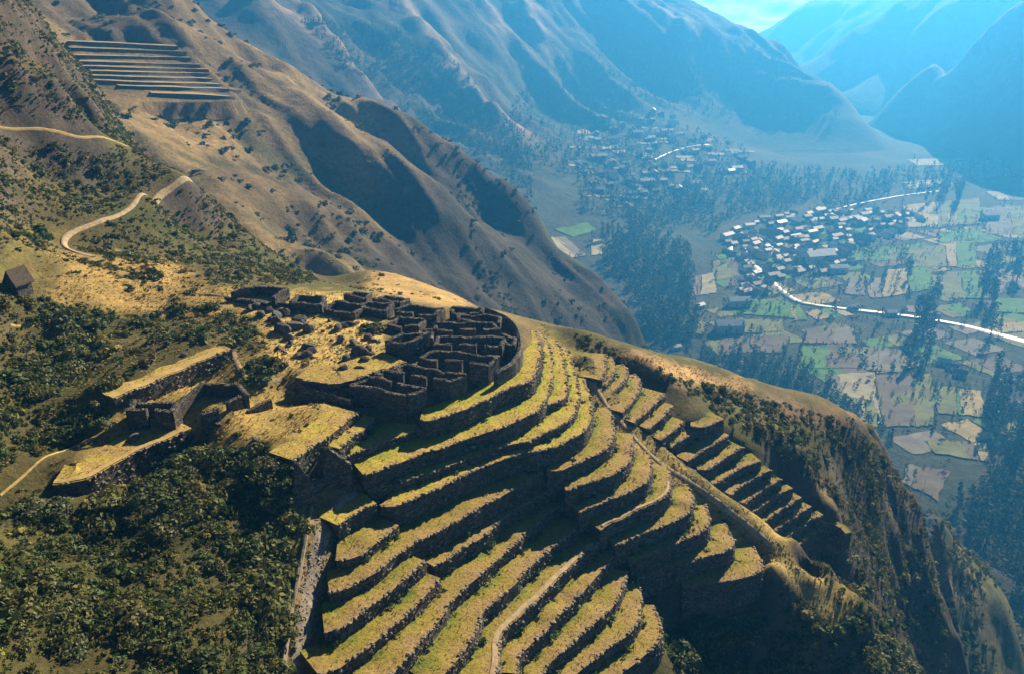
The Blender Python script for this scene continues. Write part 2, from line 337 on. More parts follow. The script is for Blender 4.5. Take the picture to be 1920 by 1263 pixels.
for k, w in WFIX.items():                                      # ground meets the top of the free-standing retaining walls
    z, h, _ = LIPS[k]; P = LINE[k]; N = left_normal(P)
    for i in range(0, len(P), 4):
        NP.append(np.array([*(P[i, :2]+N[i]*(w-.3)), z+.1])); NP.append(np.array([*(P[i, :2]+N[i]*1.2), z-h*.6]))
for k, (z, h, pts) in LIPS.items():                            # under the terraces the slope passes just below each bench
    hh = taper(k, len(LINE[k]))*h
    for p, q in list(zip(LINE[k], hh))[::3]: NP.append(p-np.array([0,0,q+0.25+.45*q/h]))
nsurf = Surf(NP, 3.5, 0.05)
N0 = Grid(-175, 175, 40, 420, 2.5, nsurf)
TRAIL_PX = {'trail': [(175,482),(140,474),(112,455),(125,440),(150,430),(200,413),(250,394),(292,376),(305,362),(330,350),(358,340)], 'upper': [(0,240),(60,248),(130,258),(170,268),(240,275)], 'foot': [(0,927),(40,897),(80,862),(110,846),(150,830),(190,818)]}
TRP = {k: smooth_line(np.array([p for p in (N0.hit(x, y) for x, y in L) if p is not None]), 1.0, 3) for k, L in TRAIL_PX.items()}
TRL = [v[::3] for v in TRP.values()]
def near_f(X, Y):
    Z = nsurf(X, Y)
    px, py = proj(np.stack([X, Y, Z], -1))
    flat = np.ones_like(Z)
    # calm ground inside the built area, rough ground on the slopes
    built = inpoly(px, py, [(200,740),(430,640),(420,540),(700,540),(1000,590),(1100,640),(1250,730),(1420,830),(1620,1020),(1640,1180),(1420,1110),(1300,1300),(540,1300),(560,960),(360,830),(80,960),(190,800)])
    flat[built] = 0.06
    flat[inpoly(px, py, [(1100,690),(1200,790),(1420,950),(1640,1150),(1600,1200),(1430,1100),(1400,1000),(1250,890),(1150,800)])] = .3
    for L in TRL:
        d = np.full(X.shape, 1e9)
        for p in L: d = np.minimum(d, np.hypot(X-p[0], Y-p[1]))
        flat *= np.clip((d-3)/10, .03, 1)
    Z = Z+flat*(fbm(X, Y, 26, 4, 3)*2.2+fbm(X, Y, 6, 3, 5)*0.55)
    cl = np.clip((px-1560)/80, 0, 1)*np.clip((py-740)/60, 0, 1)+np.clip((260-px)/160, 0, 1)*np.clip((330-py)/120, 0, 1)+np.clip(1-np.abs(px-400)/80, 0, 1)*np.clip(1-np.abs(py-400)/90, 0, 1)
    Z = Z+flat*np.clip(cl, 0, 1)*((ridged(X, Y, 24, 4, 9)-.35)*7.0+(ridged(X+Z*.7, Y-Z*.5, 9, 3, 10)-.35)*2.6)
    return Z
NEAR = Grid(-175, 175, 40, 420, 1.25, near_f)
def col_at(X, Y, Z, spec): pass
def near_colors(G):
    X, Y, Z = G.X, G.Y, G.Z; px, py = proj(np.stack([X, Y, Z], -1)); n = X.shape
    gy, gx = np.gradient(Z, G.s); slope = np.hypot(gx, gy)
    C = np.zeros(n+(3,)); scrub = np.array([.100,.084,.032]); dry = np.array([.32,.225,.08]); gold = np.array([.52,.375,.125]); rock = np.array([.13,.105,.085]); olive = np.array([.085,.085,.028]); red = np.array([.24,.14,.075])
    t = np.clip(fbm(X, Y, 14, 4, 21)*1.4+.45, 0, 1)[..., None]
    C[:] = scrub*(1-t)+olive*t
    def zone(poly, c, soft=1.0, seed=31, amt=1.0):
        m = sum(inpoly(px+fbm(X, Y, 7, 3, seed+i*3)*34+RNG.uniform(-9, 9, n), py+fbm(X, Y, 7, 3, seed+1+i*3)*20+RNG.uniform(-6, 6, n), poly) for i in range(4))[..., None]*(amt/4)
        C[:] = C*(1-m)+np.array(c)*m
    zone([(100,470),(330,490),(420,560),(440,600),(250,590),(100,560)], dry)                        # dry hillside below the trail
    zone([(420,540),(560,545),(720,560),(720,690),(640,730),(500,740),(470,700),(500,620),(430,570)], gold)   # plaza
    zone([(690,505),(800,505),(900,575),(820,575),(740,560),(690,545)], [.40,.27,.11])
    zone([(205,750),(430,650),(520,690),(600,740),(670,770),(560,865),(450,850),(380,800),(350,850),(110,915),(190,810)], [.36,.26,.085])
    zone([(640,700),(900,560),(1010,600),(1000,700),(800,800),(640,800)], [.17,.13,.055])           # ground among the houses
    zone([(1130,645),(1400,715),(1400,735),(1280,715),(1180,680)], [.40,.26,.12])                   # dry field strip
    zone([(1400,735),(1600,770),(1620,800),(1500,790),(1400,760)], [.17,.115,.065])
    zone([(1010,600),(1100,690),(1190,800),(1300,890),(1450,990),(1640,1160),(1560,1190),(1430,1090),(1290,960),(1150,800),(1050,700)], [.36,.27,.09])  # trail ridge
    zone([(560,930),(700,900),(720,960),(650,980),(610,1300),(510,1300)], [.25,.185,.085])
    zone([(1560,880),(1500,870),(1420,830),(1600,990)], [.20,.15,.07], amt=.8)
    zone([(0,420),(120,430),(110,520),(0,540)], [.17,.135,.045], amt=.8)
    k = np.clip((slope-1.0)/.5, 0, 1)[..., None]; C = C*(1-k)+rock*(.7+.5*fbm(X, Y, 4, 3, 77))[..., None]*k
    return C.reshape(-1, 3)
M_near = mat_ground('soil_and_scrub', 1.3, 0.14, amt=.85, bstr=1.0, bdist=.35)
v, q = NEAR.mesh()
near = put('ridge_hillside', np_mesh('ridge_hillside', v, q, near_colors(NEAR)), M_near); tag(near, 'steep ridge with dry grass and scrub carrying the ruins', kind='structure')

# ------------------------------------------------------------------ slope across the side valley
MP = []
def MD(*L):
    for px, py, d in L: MP.append(atd(px, py, d))
MD((60,0,640),(200,0,690),(-100,100,560),(-100,300,430),(130,85,590),(340,92,610),(150,190,520),(300,190,530),(440,188,545),(250,140,560),(200,230,480),(300,260,470),(400,280,478),(400,370,420),(500,400,420),
   (600,420,438),(450,330,440),(560,340,458),(480,440,395),(560,490,380),(650,520,372),(700,480,410),(760,520,405),(640,380,462),(300,-60,720),(100,-80,720))
CREST = [(330,20,640),(390,70,622),(450,120,600),(545,185,562),(640,250,548),(760,320,540),(850,375,545),(910,440,535),(1000,520,530),(1080,575,545)]
GULLY = [(400,135,598),(470,190,566),(550,275,534),(640,335,522),(740,385,514),(820,440,514),(880,510,508),(960,575,498),(1020,620,498)]
SILM = [(300,-40,760),(400,50,735),(480,95,715),(560,130,700),(680,195,680),(760,215,670),(860,270,655),(960,340,640),(1005,390,628),(1020,430,620),(1085,492,605),(1140,550,590),(1192,605,575),(1195,640,565)]
GUL2 = [(470,125,680),(600,195,664),(720,265,646),(830,335,630),(930,420,616),(1030,500,590),(1110,560,574)]
MD(*CREST); MD(*GULLY); MD(*SILM); MD(*GUL2)
for px, py, d in SILM:
    p = atd(px, py, d); u = np.array([p[0]+250, p[1], 0]); u /= np.linalg.norm(u)
    MP.append(p+u*40-np.array([0,0,40.])); MP.append(p+u*110-np.array([0,0,120.])); MP.append(p+u*230-np.array([0,0,230.]))
for p in [(-50,330,150),(50,340,120),(150,360,80),(250,420,30),(350,520,-10),(-200,380,230),(300,330,20),(100,260,130),(200,250,60)]: MP.append(np.array(p, float))
msurf = Surf(MP, 14.0, 0.05)
def mid_f(X, Y):
    Z = msurf(X, Y); px, py = proj(np.stack([X, Y, Z], -1)); g = inpoly(px, py, [(120,75),(350,85),(460,190),(150,195)])
    a = np.where(g, 0.1, 1.0)
    # gullies run down the fall line, toward lower right
    u = (X*.75-Y*.66); w = (X*.66+Y*.75)
    return Z+a*(ridged(w, u*.35, 80, 4, 41)-.4)*14+a*(ridged(w, u*.4, 24, 4, 45)-.4)*2.4+a*(ridged(w, u*.45, 11, 3, 47)-.4)*1.1+a*fbm(X, Y, 22, 4, 43)*1.6
MID = Grid(-560, 420, 300, 1040, 2.6, mid_f)
def mid_colors(G):
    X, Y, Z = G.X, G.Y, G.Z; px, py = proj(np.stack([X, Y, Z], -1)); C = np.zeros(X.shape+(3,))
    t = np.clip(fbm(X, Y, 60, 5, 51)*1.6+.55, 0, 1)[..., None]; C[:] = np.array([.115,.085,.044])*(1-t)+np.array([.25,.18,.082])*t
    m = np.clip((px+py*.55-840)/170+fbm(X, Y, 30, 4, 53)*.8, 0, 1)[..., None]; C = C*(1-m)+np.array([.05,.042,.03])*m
    s = np.clip(fbm(X, Y*1.2, 26, 4, 57)*5-1.6, 0, 1)[..., None]*.75; C = C*(1-s)+np.array([.07,.075,.03])*s
    f = inpoly(px, py, [(1060,425),(1090,418),(1120,432),(1100,445),(1070,442)])[..., None]; C = C*(1-f)+np.array([.13,.28,.05])*f
    return C.reshape(-1, 3)
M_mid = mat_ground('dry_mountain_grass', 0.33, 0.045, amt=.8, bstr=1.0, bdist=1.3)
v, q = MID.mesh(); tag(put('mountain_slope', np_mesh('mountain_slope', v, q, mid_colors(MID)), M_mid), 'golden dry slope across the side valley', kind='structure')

# ------------------------------------------------------------------ lower spur at the right, valley and far mountains
LS = [atd(*a) for a in [(1735,940,330),(1800,1000,335),(1850,1080,340),(1890,1150,340),(1905,1263,335),(1760,1050,315),(1800,1150,310),(1840,1263,300),(1720,1100,300),(1740,1263,285),(1650,1000,310),(1700,950,325),(1900,1400,300)]]
for a in [(1700,905,345),(1735,935,342),(1800,995,348),(1850,1075,352),(1892,1150,352),(1910,1263,347),(1640,800,345)]:
    p = atd(*a); u = np.array([p[0]+150, p[1], 0]); u /= np.linalg.norm(u); LS.append(p+u*25-np.array([0,0,30.])); LS.append(p+u*80-np.array([0,0,130.]))
lsurf = Surf(LS, 8.0, .05)
LOW = Grid(90, 330, 200, 430, 2.5, lambda X, Y: np.maximum(lsurf(X, Y), -20)+(ridged(X, Y, 36, 4, 61)-.4)*6+fbm(X, Y, 9, 3, 63)*1.2)
def low_colors(G):
    t = np.clip(fbm(G.X, G.Y, 18, 4, 65)*1.6+.5, 0, 1)[..., None]; return (np.array([.16,.13,.075])*(1-t)+np.array([.085,.09,.04])*t).reshape(-1, 3)
v, q = LOW.mesh((LOW.X > 165) & (LOW.X > LOW.Y*.58)); tag(put('lower_spur', np_mesh('lower_spur', v, q, low_colors(LOW)), mat_ground('spur_scrub', .5, .08, bdist=.6)), 'scrubby spur dropping to the gorge', kind='structure')

VP = []
def VZ(*L):
    for px, py, z in L: VP.append(atz(px, py, z))
def VD(*L):
    for px, py, d in L: VP.append(atd(px, py, d))
VZ(*[(x, y, 0) for x, y in [(1300,640),(1300,560),(1400,600),(1500,650),(1600,700),(1700,800),(1800,900),(1900,1000),(1900,700),(1900,500),(1700,450),(1500,430),(1350,450),(1900,350),(1700,350),(1600,360),(1500,370),
      (1600,560),(1750,580),(1300,760),(1200,900),(2100,400),(2200,600),(2200,900),(2300,340),(1700,320),(1900,310),(1640,285),(1500,500),(1800,640)]])
VZ((1400,275,10),(1500,283,4),(1580,285,3),(1250,500,8),(1180,520,10),(1150,480,18),(1100,440,32),(1050,440,40),(1100,340,58),(1200,380,25),(1300,340,18),(1400,330,10),(1200,280,62),(1300,250,62),(1100,230,92),(1150,180,122),(1000,300,98),(1000,200,138),(900,330,110),(1050,260,92))
VD((950,150,1850),(800,250,1350),(700,170,1450),(600,60,1500),(500,30,1350),(450,-10,1400),(900,50,2050),(1000,-10,2350),(800,-10,2000),(1000,100,2100),(700,60,1650),(850,150,1620),
   (1300,200,2180),(1200,100,2280),(1300,60,2400),(1400,30,2560),(1310,-10,2600),(1480,90,2480),(1560,140,2400),(1612,225,2280),(1500,200,2330),(1400,150,2400),(1400,220,2290),
   (600,-60,1900),(900,-60,2500),(1150,-40,2700))
for px, py, d in [(1310,-10,2600),(1400,30,2560),(1480,90,2480),(1560,140,2400),(1615,220,2290)]:
    p = atd(px, py, d); u = np.array([.75,.65,0]); VP.append(p+u*150-np.array([0,0,110.])); VP.append(p+u*420-np.array([0,0,max(p[2]-10,260.)])); VP.append(p*np.array([1,1,0])+u*900)
for x, y in [(2500,1500),(2500,2600),(1700,2800),(2600,3600),(1900,3400),(600,600),(1200,700),(1800,900),(0,300),(-100,600)]: VP.append(np.array([x, y, 0.]))
vsurf = Surf(VP, 30.0, 12.0)
# spurs of the far mountain: crest lines (seen pixel, height above the face)
SPUR = [([(460,-20,1500),(560,70,1480),(640,120,1400),(735,190,1330)], 34),([(640,-20,1900),(700,30,1800),(780,80,1700),(870,140,1600),(920,190,1540),(970,225,1500)], 40),
        ([(780,-10,2150),(870,30,2050),(950,75,1950)], 36),([(930,20,2250),(1000,50,2150),(1015,95,2080)], 34),([(1100,10,2500),(1220,25,2420),(1300,30,2400)], 30),
        ([(250,-40,1500),(420,20,1420),(520,90,1380)], 30)]
SPUR = [(smooth_line([atd(*a) for a in L], 25.0), h) for L, h in SPUR]
def far_f(X, Y):
    Z = vsurf(X, Y); hi = np.clip((Z-60)/90, 0, 1)
    Z = np.where(Z < 4, Z*.12+1, Z)
    for L, h in SPUR:
        d = np.full(X.shape, 1e9)
        for p in L[::2]: d = np.minimum(d, np.hypot(X-p[0], Y-p[1]))
        Z = Z+h*2.1*np.exp(-np.abs(d)/95.0)*hi
    u = X*.85-Y*.5; w = X*.5+Y*.85
    Z = Z+hi*((ridged(w, u*.4, 300, 5, 71)-.45)*80+(ridged(w, u*.5, 85, 4, 77)-.4)*16+fbm(X, Y, 60, 4, 73)*7)+fbm(X, Y, 90, 3, 75)*1.0
    return np.minimum(Z, 440+fbm(X, Y, 300, 3, 70)*25+.12*np.maximum(Z-440, 0))
FAR = Grid(-900, 2700, 240, 3400, 9.0, far_f)
def far_colors(G):
    X, Y, Z = G.X, G.Y, G.Z; px, py = proj(np.stack([X, Y, Z], -1)); C = np.zeros(X.shape+(3,))
    t = np.clip(fbm(X, Y, 220, 5, 81)*1.8+.5, 0, 1)[..., None]; C[:] = np.array([.085,.065,.042])*(1-t)+np.array([.045,.046,.027])*t
    for L, h in SPUR:                                          # sunlight on the spur crests, painted in as a paler colour
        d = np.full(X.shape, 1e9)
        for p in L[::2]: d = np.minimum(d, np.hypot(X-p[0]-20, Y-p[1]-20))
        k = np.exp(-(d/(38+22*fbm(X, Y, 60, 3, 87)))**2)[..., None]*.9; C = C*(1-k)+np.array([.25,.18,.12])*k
    lo = np.clip((120-Z)/50, 0, 1)[..., None]; k = fbm(X, Y, 120, 4, 83)[..., None]
    C = C*(1-lo)+(np.array([.045,.052,.028])+k*np.array([.03,.02,.012]))*lo
    f = np.clip(fbm(X, Y, 110, 4, 85)*4-.3, 0, 1)[..., None]*np.clip((260-Z)/120, 0, 1)[..., None]*(1-lo)*.7; C = C*(1-f)+np.array([.05,.06,.028])*f
    return C.reshape(-1, 3)
M_far = mat_ground('valley_soil', 0.085, 0.014, amt=.8, bstr=.8, bdist=4)
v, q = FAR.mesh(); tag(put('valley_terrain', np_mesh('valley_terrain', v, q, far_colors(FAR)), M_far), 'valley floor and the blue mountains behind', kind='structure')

def mountain(name, pts, back, x0, x1, y0, y1, step, seed, amp, c0, c1, zmax):
    P = [atd(*a) for a in pts]
    for a in back: P.append(np.array(a, float))
    s = Surf(P, 60.0, .05)
    def f(X, Y):
        Z = s(X, Y); hi = np.clip((Z-20)/150, 0, 1); u = X*.8+Y*.6; w = -X*.6+Y*.8
        return np.minimum(Z+hi*((ridged(w, u*.5, 420, 5, seed)-.45)*amp+fbm(X, Y, 100, 4, seed+2)*amp*.15), zmax+fbm(X, Y, 500, 3, seed)*30)
    G = Grid(x0, x1, y0, y1, step, f); t = np.clip(fbm(G.X, G.Y, 300, 5, seed+4)*1.6+.5, 0, 1)[..., None]
    C = (np.array(c0)*(1-t)+np.array(c1)*t).reshape(-1, 3); v, q = G.mesh()
    m = G.Z > -30
    v, q = G.mesh(m)
    return put(name, np_mesh(name, v, q, C), mat_ground(name+'_grass', .05, .008, amt=.75, bstr=.8, bdist=7))
# right-hand mountains
o = mountain('right_mountain', [(1920,20,2500),(1850,75,2620),(1780,120,2720),(1700,175,2820),(1640,215,2900),(1900,120,2400),(1800,200,2500),(1700,240,2550),(1900,230,2200),(1800,285,2260),(1920,290,2080),(2000,-40,2450),(2100,-100,2500),(2300,0,2300),(2300,200,2100),(1680,262,2500),(1620,250,2800)],
         [(1100,3000,-60),(1500,3500,200),(1300,3600,-60),(2200,3300,400),(1000,2700,-60),(1250,2400,-60),(1900,1850,-60),(2600,1700,-60)], 900, 3300, 1700, 3700, 20, 91, 60, (.15,.11,.07), (.09,.075,.05), 440); tag(o, 'hazy mountain spur at the right', kind='structure')
o = mountain('distant_mountain', [(1695,-5,3500),(1640,35,3450),(1600,60,3400),(1560,92,3320),(1535,115,3250),(1760,0,3400),(1800,60,3200),(1700,100,3200),(1900,0,3300),(1640,150,3050),(1575,170,3100),(1800,-60,3600),(2000,-60,3500),(1545,190,2950),(1520,150,3150)],
         [(1000,4300,-50),(800,3500,-50),(900,2900,-50),(1500,4400,300),(2500,3600,450),(1500,2700,-50),(3000,3000,300),(1150,3500,-40)], 700, 3300, 2600, 4600, 26, 95, 90, (.12,.10,.07), (.08,.07,.05), 450); tag(o, 'blue mountain flank beyond the valley bend', kind='structure')
o = mountain('horizon_mountain', [(x, y, d) for x in (1300,1400,1500,1600,1700,1800) for y, d in ((125,4150),(95,4900),(62,5500),(32,6200),(4,6700),(-16,7000))],
         [(200,6500,250),(200,4500,0),(5200,6000,300),(4600,3900,0),(2500,7800,300),(1000,7800,300)], 300, 5000, 4000, 7700, 45, 99, 60, (.80,.80,.80), (.62,.61,.60), 440); tag(o, 'horizon mountain in the gap, coloured near white for the haze glow', kind='structure')  # near-white ground colour stands in for the bright haze glow in the gap

# ------------------------------------------------------------------ haze
hz = MB(); X0, X1, Y0, Y1, Zb, Zt = -3500, 8000, -300, 11000, -130, 540
hz.add([(x, y, z) for z in (Zb, Zt) for x, y in ((X0,Y0),(X1,Y0),(X1,Y1),(X0,Y1))], [(3,2,1,0),(4,5,6,7),(0,1,5,4),(1,2,6,5),(2,3,7,6),(3,0,4,7)])
hm = bpy.data.materials.new('blue_valley_haze'); hm.use_nodes = True; hn = hm.node_tree.nodes; hn.remove(hn['Principled BSDF'])
pv = hn.new('ShaderNodeVolumePrincipled'); pv.inputs['Color'].default_value = (0.06, 0.41, 1.0, 1); pv.inputs['Density'].default_value = 0.0003; pv.inputs['Absorption Color'].default_value = (.3, .3, .3, 1)
pv.inputs['Anisotropy'].default_value = 0.47
hm.node_tree.links.new(pv.outputs[0], hn['Material Output'].inputs['Volume'])
tag(put('haze', hz.mesh('haze'), hm), 'blue morning haze filling the valley', kind='stuff')

# ------------------------------------------------------------------ terraces
M_wall = mat_stone('terrace_masonry', (.06,.05,.04), (.11,.09,.07), (.17,.145,.11), 1.5, 1.0, lichen=(.075,.075,.04))
M_wst = mat_simple('wall_field_stone', [(.25,(.06,.05,.04)),(.5,(.15,.125,.095)),(.75,(.27,.23,.17))], 1.1, bstr=.5)
M_cop = mat_simple('coping_stone', [(.3,(.16,.13,.09)),(.7,(.30,.25,.17))], 1.5, bstr=.4)
def bench_mat(name, cols):
    m, nd, ln, b = nmat(name); a = nd.new('ShaderNodeAttribute'); a.attribute_name = 'inner'
    r = ramp(nd, cols); 
    n3 = noise(nd, ln, .25, 4, .6); md = nd.new('ShaderNodeMath'); md.operation = 'MULTIPLY_ADD'; ln.new(n3.outputs['Fac'], md.inputs[0]); md.inputs[1].default_value = 1.7; md.inputs[2].default_value = -.85
    ad = nd.new('ShaderNodeMath'); ad.operation = 'ADD'; ln.new(a.outputs['Fac'], ad.inputs[0]); ln.new(md.outputs[0], ad.inputs[1]); ln.new(ad.outputs[0], r.inputs[0])
    n1 = noise(nd, ln, 2.2, 6, .75); r1 = ramp(nd, [(.32,(.35,)*3),(.5,(.95,)*3),(.7,(1.5,1.45,1.2))]); ln.new(n1.outputs['Fac'], r1.inputs[0])
    c = mixc(nd, ln, r.outputs[0], r1.outputs[0], .8, 'MULTIPLY'); ln.new(c, b.inputs['Base Color']); bump(nd, ln, b, n1.outputs['Fac'], .8, .25)
    return m
M_bench = bench_mat('terrace_grass', [(0.0,(.38,.26,.09)),(0.3,(.40,.305,.06)),(.62,(.34,.31,.035)),(1.0,(.19,.24,.025))])
M_weeds = bench_mat('terrace_dry_weeds', [(0.0,(.31,.21,.095)),(0.35,(.30,.215,.06)),(.65,(.25,.21,.035)),(1.0,(.13,.165,.025))])
ICO = None
def icosphere(sub):
    t = (1+5**.5)/2; v = [(-1,t,0),(1,t,0),(-1,-t,0),(1,-t,0),(0,-1,t),(0,1,t),(0,-1,-t),(0,1,-t),(t,0,-1),(t,0,1),(-t,0,-1),(-t,0,1)]
    f = [(0,11,5),(0,5,1),(0,1,7),(0,7,10),(0,10,11),(1,5,9),(5,11,4),(11,10,2),(10,7,6),(7,1,8),(3,9,4),(3,4,2),(3,2,6),(3,6,8),(3,8,9),(4,9,5),(2,4,11),(6,2,10),(8,6,7),(9,8,1)]
    v = [np.array(p)/np.linalg.norm(p) for p in v]
    for _ in range(sub):
        c = {}; g = []
        def mid(a, b):
            k = (min(a,b), max(a,b))
            if k not in c: p = v[a]+v[b]; v.append(p/np.linalg.norm(p)); c[k] = len(v)-1
            return c[k]
        for a, b, d in f:
            x, y, z = mid(a,b), mid(b,d), mid(d,a); g += [(a,x,z),(b,y,x),(d,z,y),(x,y,z)]
        f = g
    return np.array(v), np.array(f)
ICO0 = icosphere(0); ICO1 = icosphere(1); ICO2 = icosphere(2)
def rocks_mesh(name, P, R, flat=.6, base=ICO0):
    n = len(P); bv, bf = base; V = np.repeat(bv[None], n, 0)*(1+RNG.uniform(-.25,.25,(n,len(bv),1)))
    sc = np.stack([R*RNG.uniform(.8,1.5,n), R*RNG.uniform(.7,1.1,n), R*flat*RNG.uniform(.7,1.2,n)], -1); V = V*sc[:, None]
    a = RNG.uniform(0, 6.28, n); ca, sa = np.cos(a)[:, None], np.sin(a)[:, None]
    V = np.stack([V[..., 0]*ca-V[..., 1]*sa, V[..., 0]*sa+V[..., 1]*ca, V[..., 2]], -1)+P[:, None]
    F = bf[None]+(np.arange(n)*len(bv))[:, None, None]
    return np_mesh(name, V.reshape(-1, 3), F.reshape(-1, 3), smooth=False)
def seg_hit(p, n, A, B):                                       # distance along n from p to the nearest of the segments A-B
    d = B-A; den = n[0]*d[:, 1]-n[1]*d[:, 0]
    with np.errstate(divide='ignore', invalid='ignore'):
        t = ((A[:, 0]-p[0])*d[:, 1]-(A[:, 1]-p[1])*d[:, 0])/den; s = ((A[:, 0]-p[0])*n[1]-(A[:, 1]-p[1])*n[0])/den
    ok = (t > .3) & (s >= -.02) & (s <= 1.02) & np.isfinite(t)
    return t[ok].min() if ok.any() else np.nan
BENCH = {}                                                     # lip, inner edge and level of each bench, for planting
def terrace_mesh(P, z, h, width, seed, tp=1.0, wall_rows=6, deep=.9, rise=.05, jit=.13):
    n = len(P); N = left_normal(P); s = np.arange(n)*.9
    lip = P[:, :2]+N*(vnoise(s*.45, s*0+seed, 3)*jit*1.6)[:, None]; zl = z+vnoise(s*.3, s*0+seed*1.7, 5)*.16+vnoise(s*1.1, s*0+seed, 6)*.06
    S = np.array([0, .12, .3, .5, .75, 1.0]); bv = np.zeros((n, len(S), 3))
    for j, t in enumerate(S):
        bv[:, j, :2] = lip+N*(width*t)[:, None]; bv[:, j, 2] = zl+rise*width*t+(0 if j == 0 else 1)*fbm(bv[:, j, 0], bv[:, j, 1], 1.6, 2, 8)*.13
    idx = np.arange(n*len(S)).reshape(n, len(S))
    bf = np.stack([idx[:-1, :-1], idx[1:, :-1], idx[1:, 1:], idx[:-1, 1:]], -1).reshape(-1, 4)
    bench = (bv.reshape(-1, 3), bf, np.tile(S, (n, 1)).ravel())
    R = np.linspace(0, 1, wall_rows); wv = np.zeros((n, wall_rows, 3)); H = h*tp+deep*(.4+.6*tp)+np.zeros(n)
    for j, t in enumerate(R):
        o = .11*H*t+.0+fbm(s, t*H, 1.3, 3, seed+20)*.13*(1 if j else 0)-.03*(j == 0)
        wv[:, j, :2] = lip-N*o[:, None]; wv[:, j, 2] = zl-H*t-.02*(j == 0)
    wi = np.arange(n*wall_rows).reshape(n, wall_rows); wf = [np.stack([wi[:-1, :-1], wi[:-1, 1:], wi[1:, 1:], wi[1:, :-1]], -1).reshape(-1, 4)]
    V = [wv.reshape(-1, 3)]; off = n*wall_rows
    for e, flip in ((0, False), (n-1, True)):                  # return walls at both ends
        ev = np.zeros((len(S), wall_rows, 3))
        for j, t in enumerate(R): ev[:, j, :2] = bv[e, :, :2]+ (wv[e, j, :2]-lip[e])*(1-S)[:, None]; ev[:, j, 2] = bv[e, :, 2]-H[e]*t-.03
        ei = off+np.arange(len(S)*wall_rows).reshape(len(S), wall_rows); q = np.stack([ei[:-1, :-1], ei[:-1, 1:], ei[1:, 1:], ei[1:, :-1]], -1).reshape(-1, 4)
        wf.append(q[:, ::-1] if not flip else q); V.append(ev.reshape(-1, 3)); off += len(S)*wall_rows
    return bench, (np.concatenate(V), np.concatenate(wf)), np.c_[lip, zl], bv[:, -1]
LABEL = {}
ORD = ['first','second','third','fourth','fifth','sixth','seventh','eighth','ninth','tenth','eleventh','twelfth','thirteenth','fourteenth','fifteenth','sixteenth','seventeenth','eighteenth']
for i, k in enumerate(['A1','A2','A3','A4','A5']): LABEL[k] = f'{ORD[i]} long curving terrace counting down from the ruined houses'
LABEL.update({'A1b':'short terrace beside the twin gabled walls, left of the topmost long terrace','A2b':'narrow crescent terrace squeezed between second and third terraces at the nose',
 'A4a':'earth platform terrace where the path meets the gabled ruin','A4b':'small round-ended pocket terrace beside the upper path','b':'first of the two terraces ending in a round corner beside the path',
 'c':'second of the two terraces ending in a round corner, at the bottom of the path'})
for i, k in enumerate(['S2','D','E','F','G','H','I','J']): LABEL[k] = f'{ORD[i]} straight terrace down in lower flight left of the dark gully'+(', with footpath' if k == 'F' else '')
for i, k in enumerate(['B5','B6','B7','B8','B9','B10','B11','B12']): LABEL[k] = f'{ORD[i]} bow-shaped terrace down in the flight between gully and ridge stair'
RK = [k for k in LIPS if k[0] == 'R']
for i, k in enumerate(RK): LABEL[k] = f'{ORD[i] if i < 18 else "nineteenth"} short terrace down in the flight right of the ridge stair'
LABEL.update({'W1':'walled earth causeway with the footpath above the lower left ruins','W2':'curved retaining wall with a narrow golden top left of the shrubs','W3':'retaining terrace along the right edge of the grassy court',
 'W4':'short tapering wall terrace just above the twin gabled walls','W5':'angular retaining edge of the golden plaza with the boulders'})
segs = {k: (LINE[k][:-1, :2], LINE[k][1:, :2]) for k in LINE}
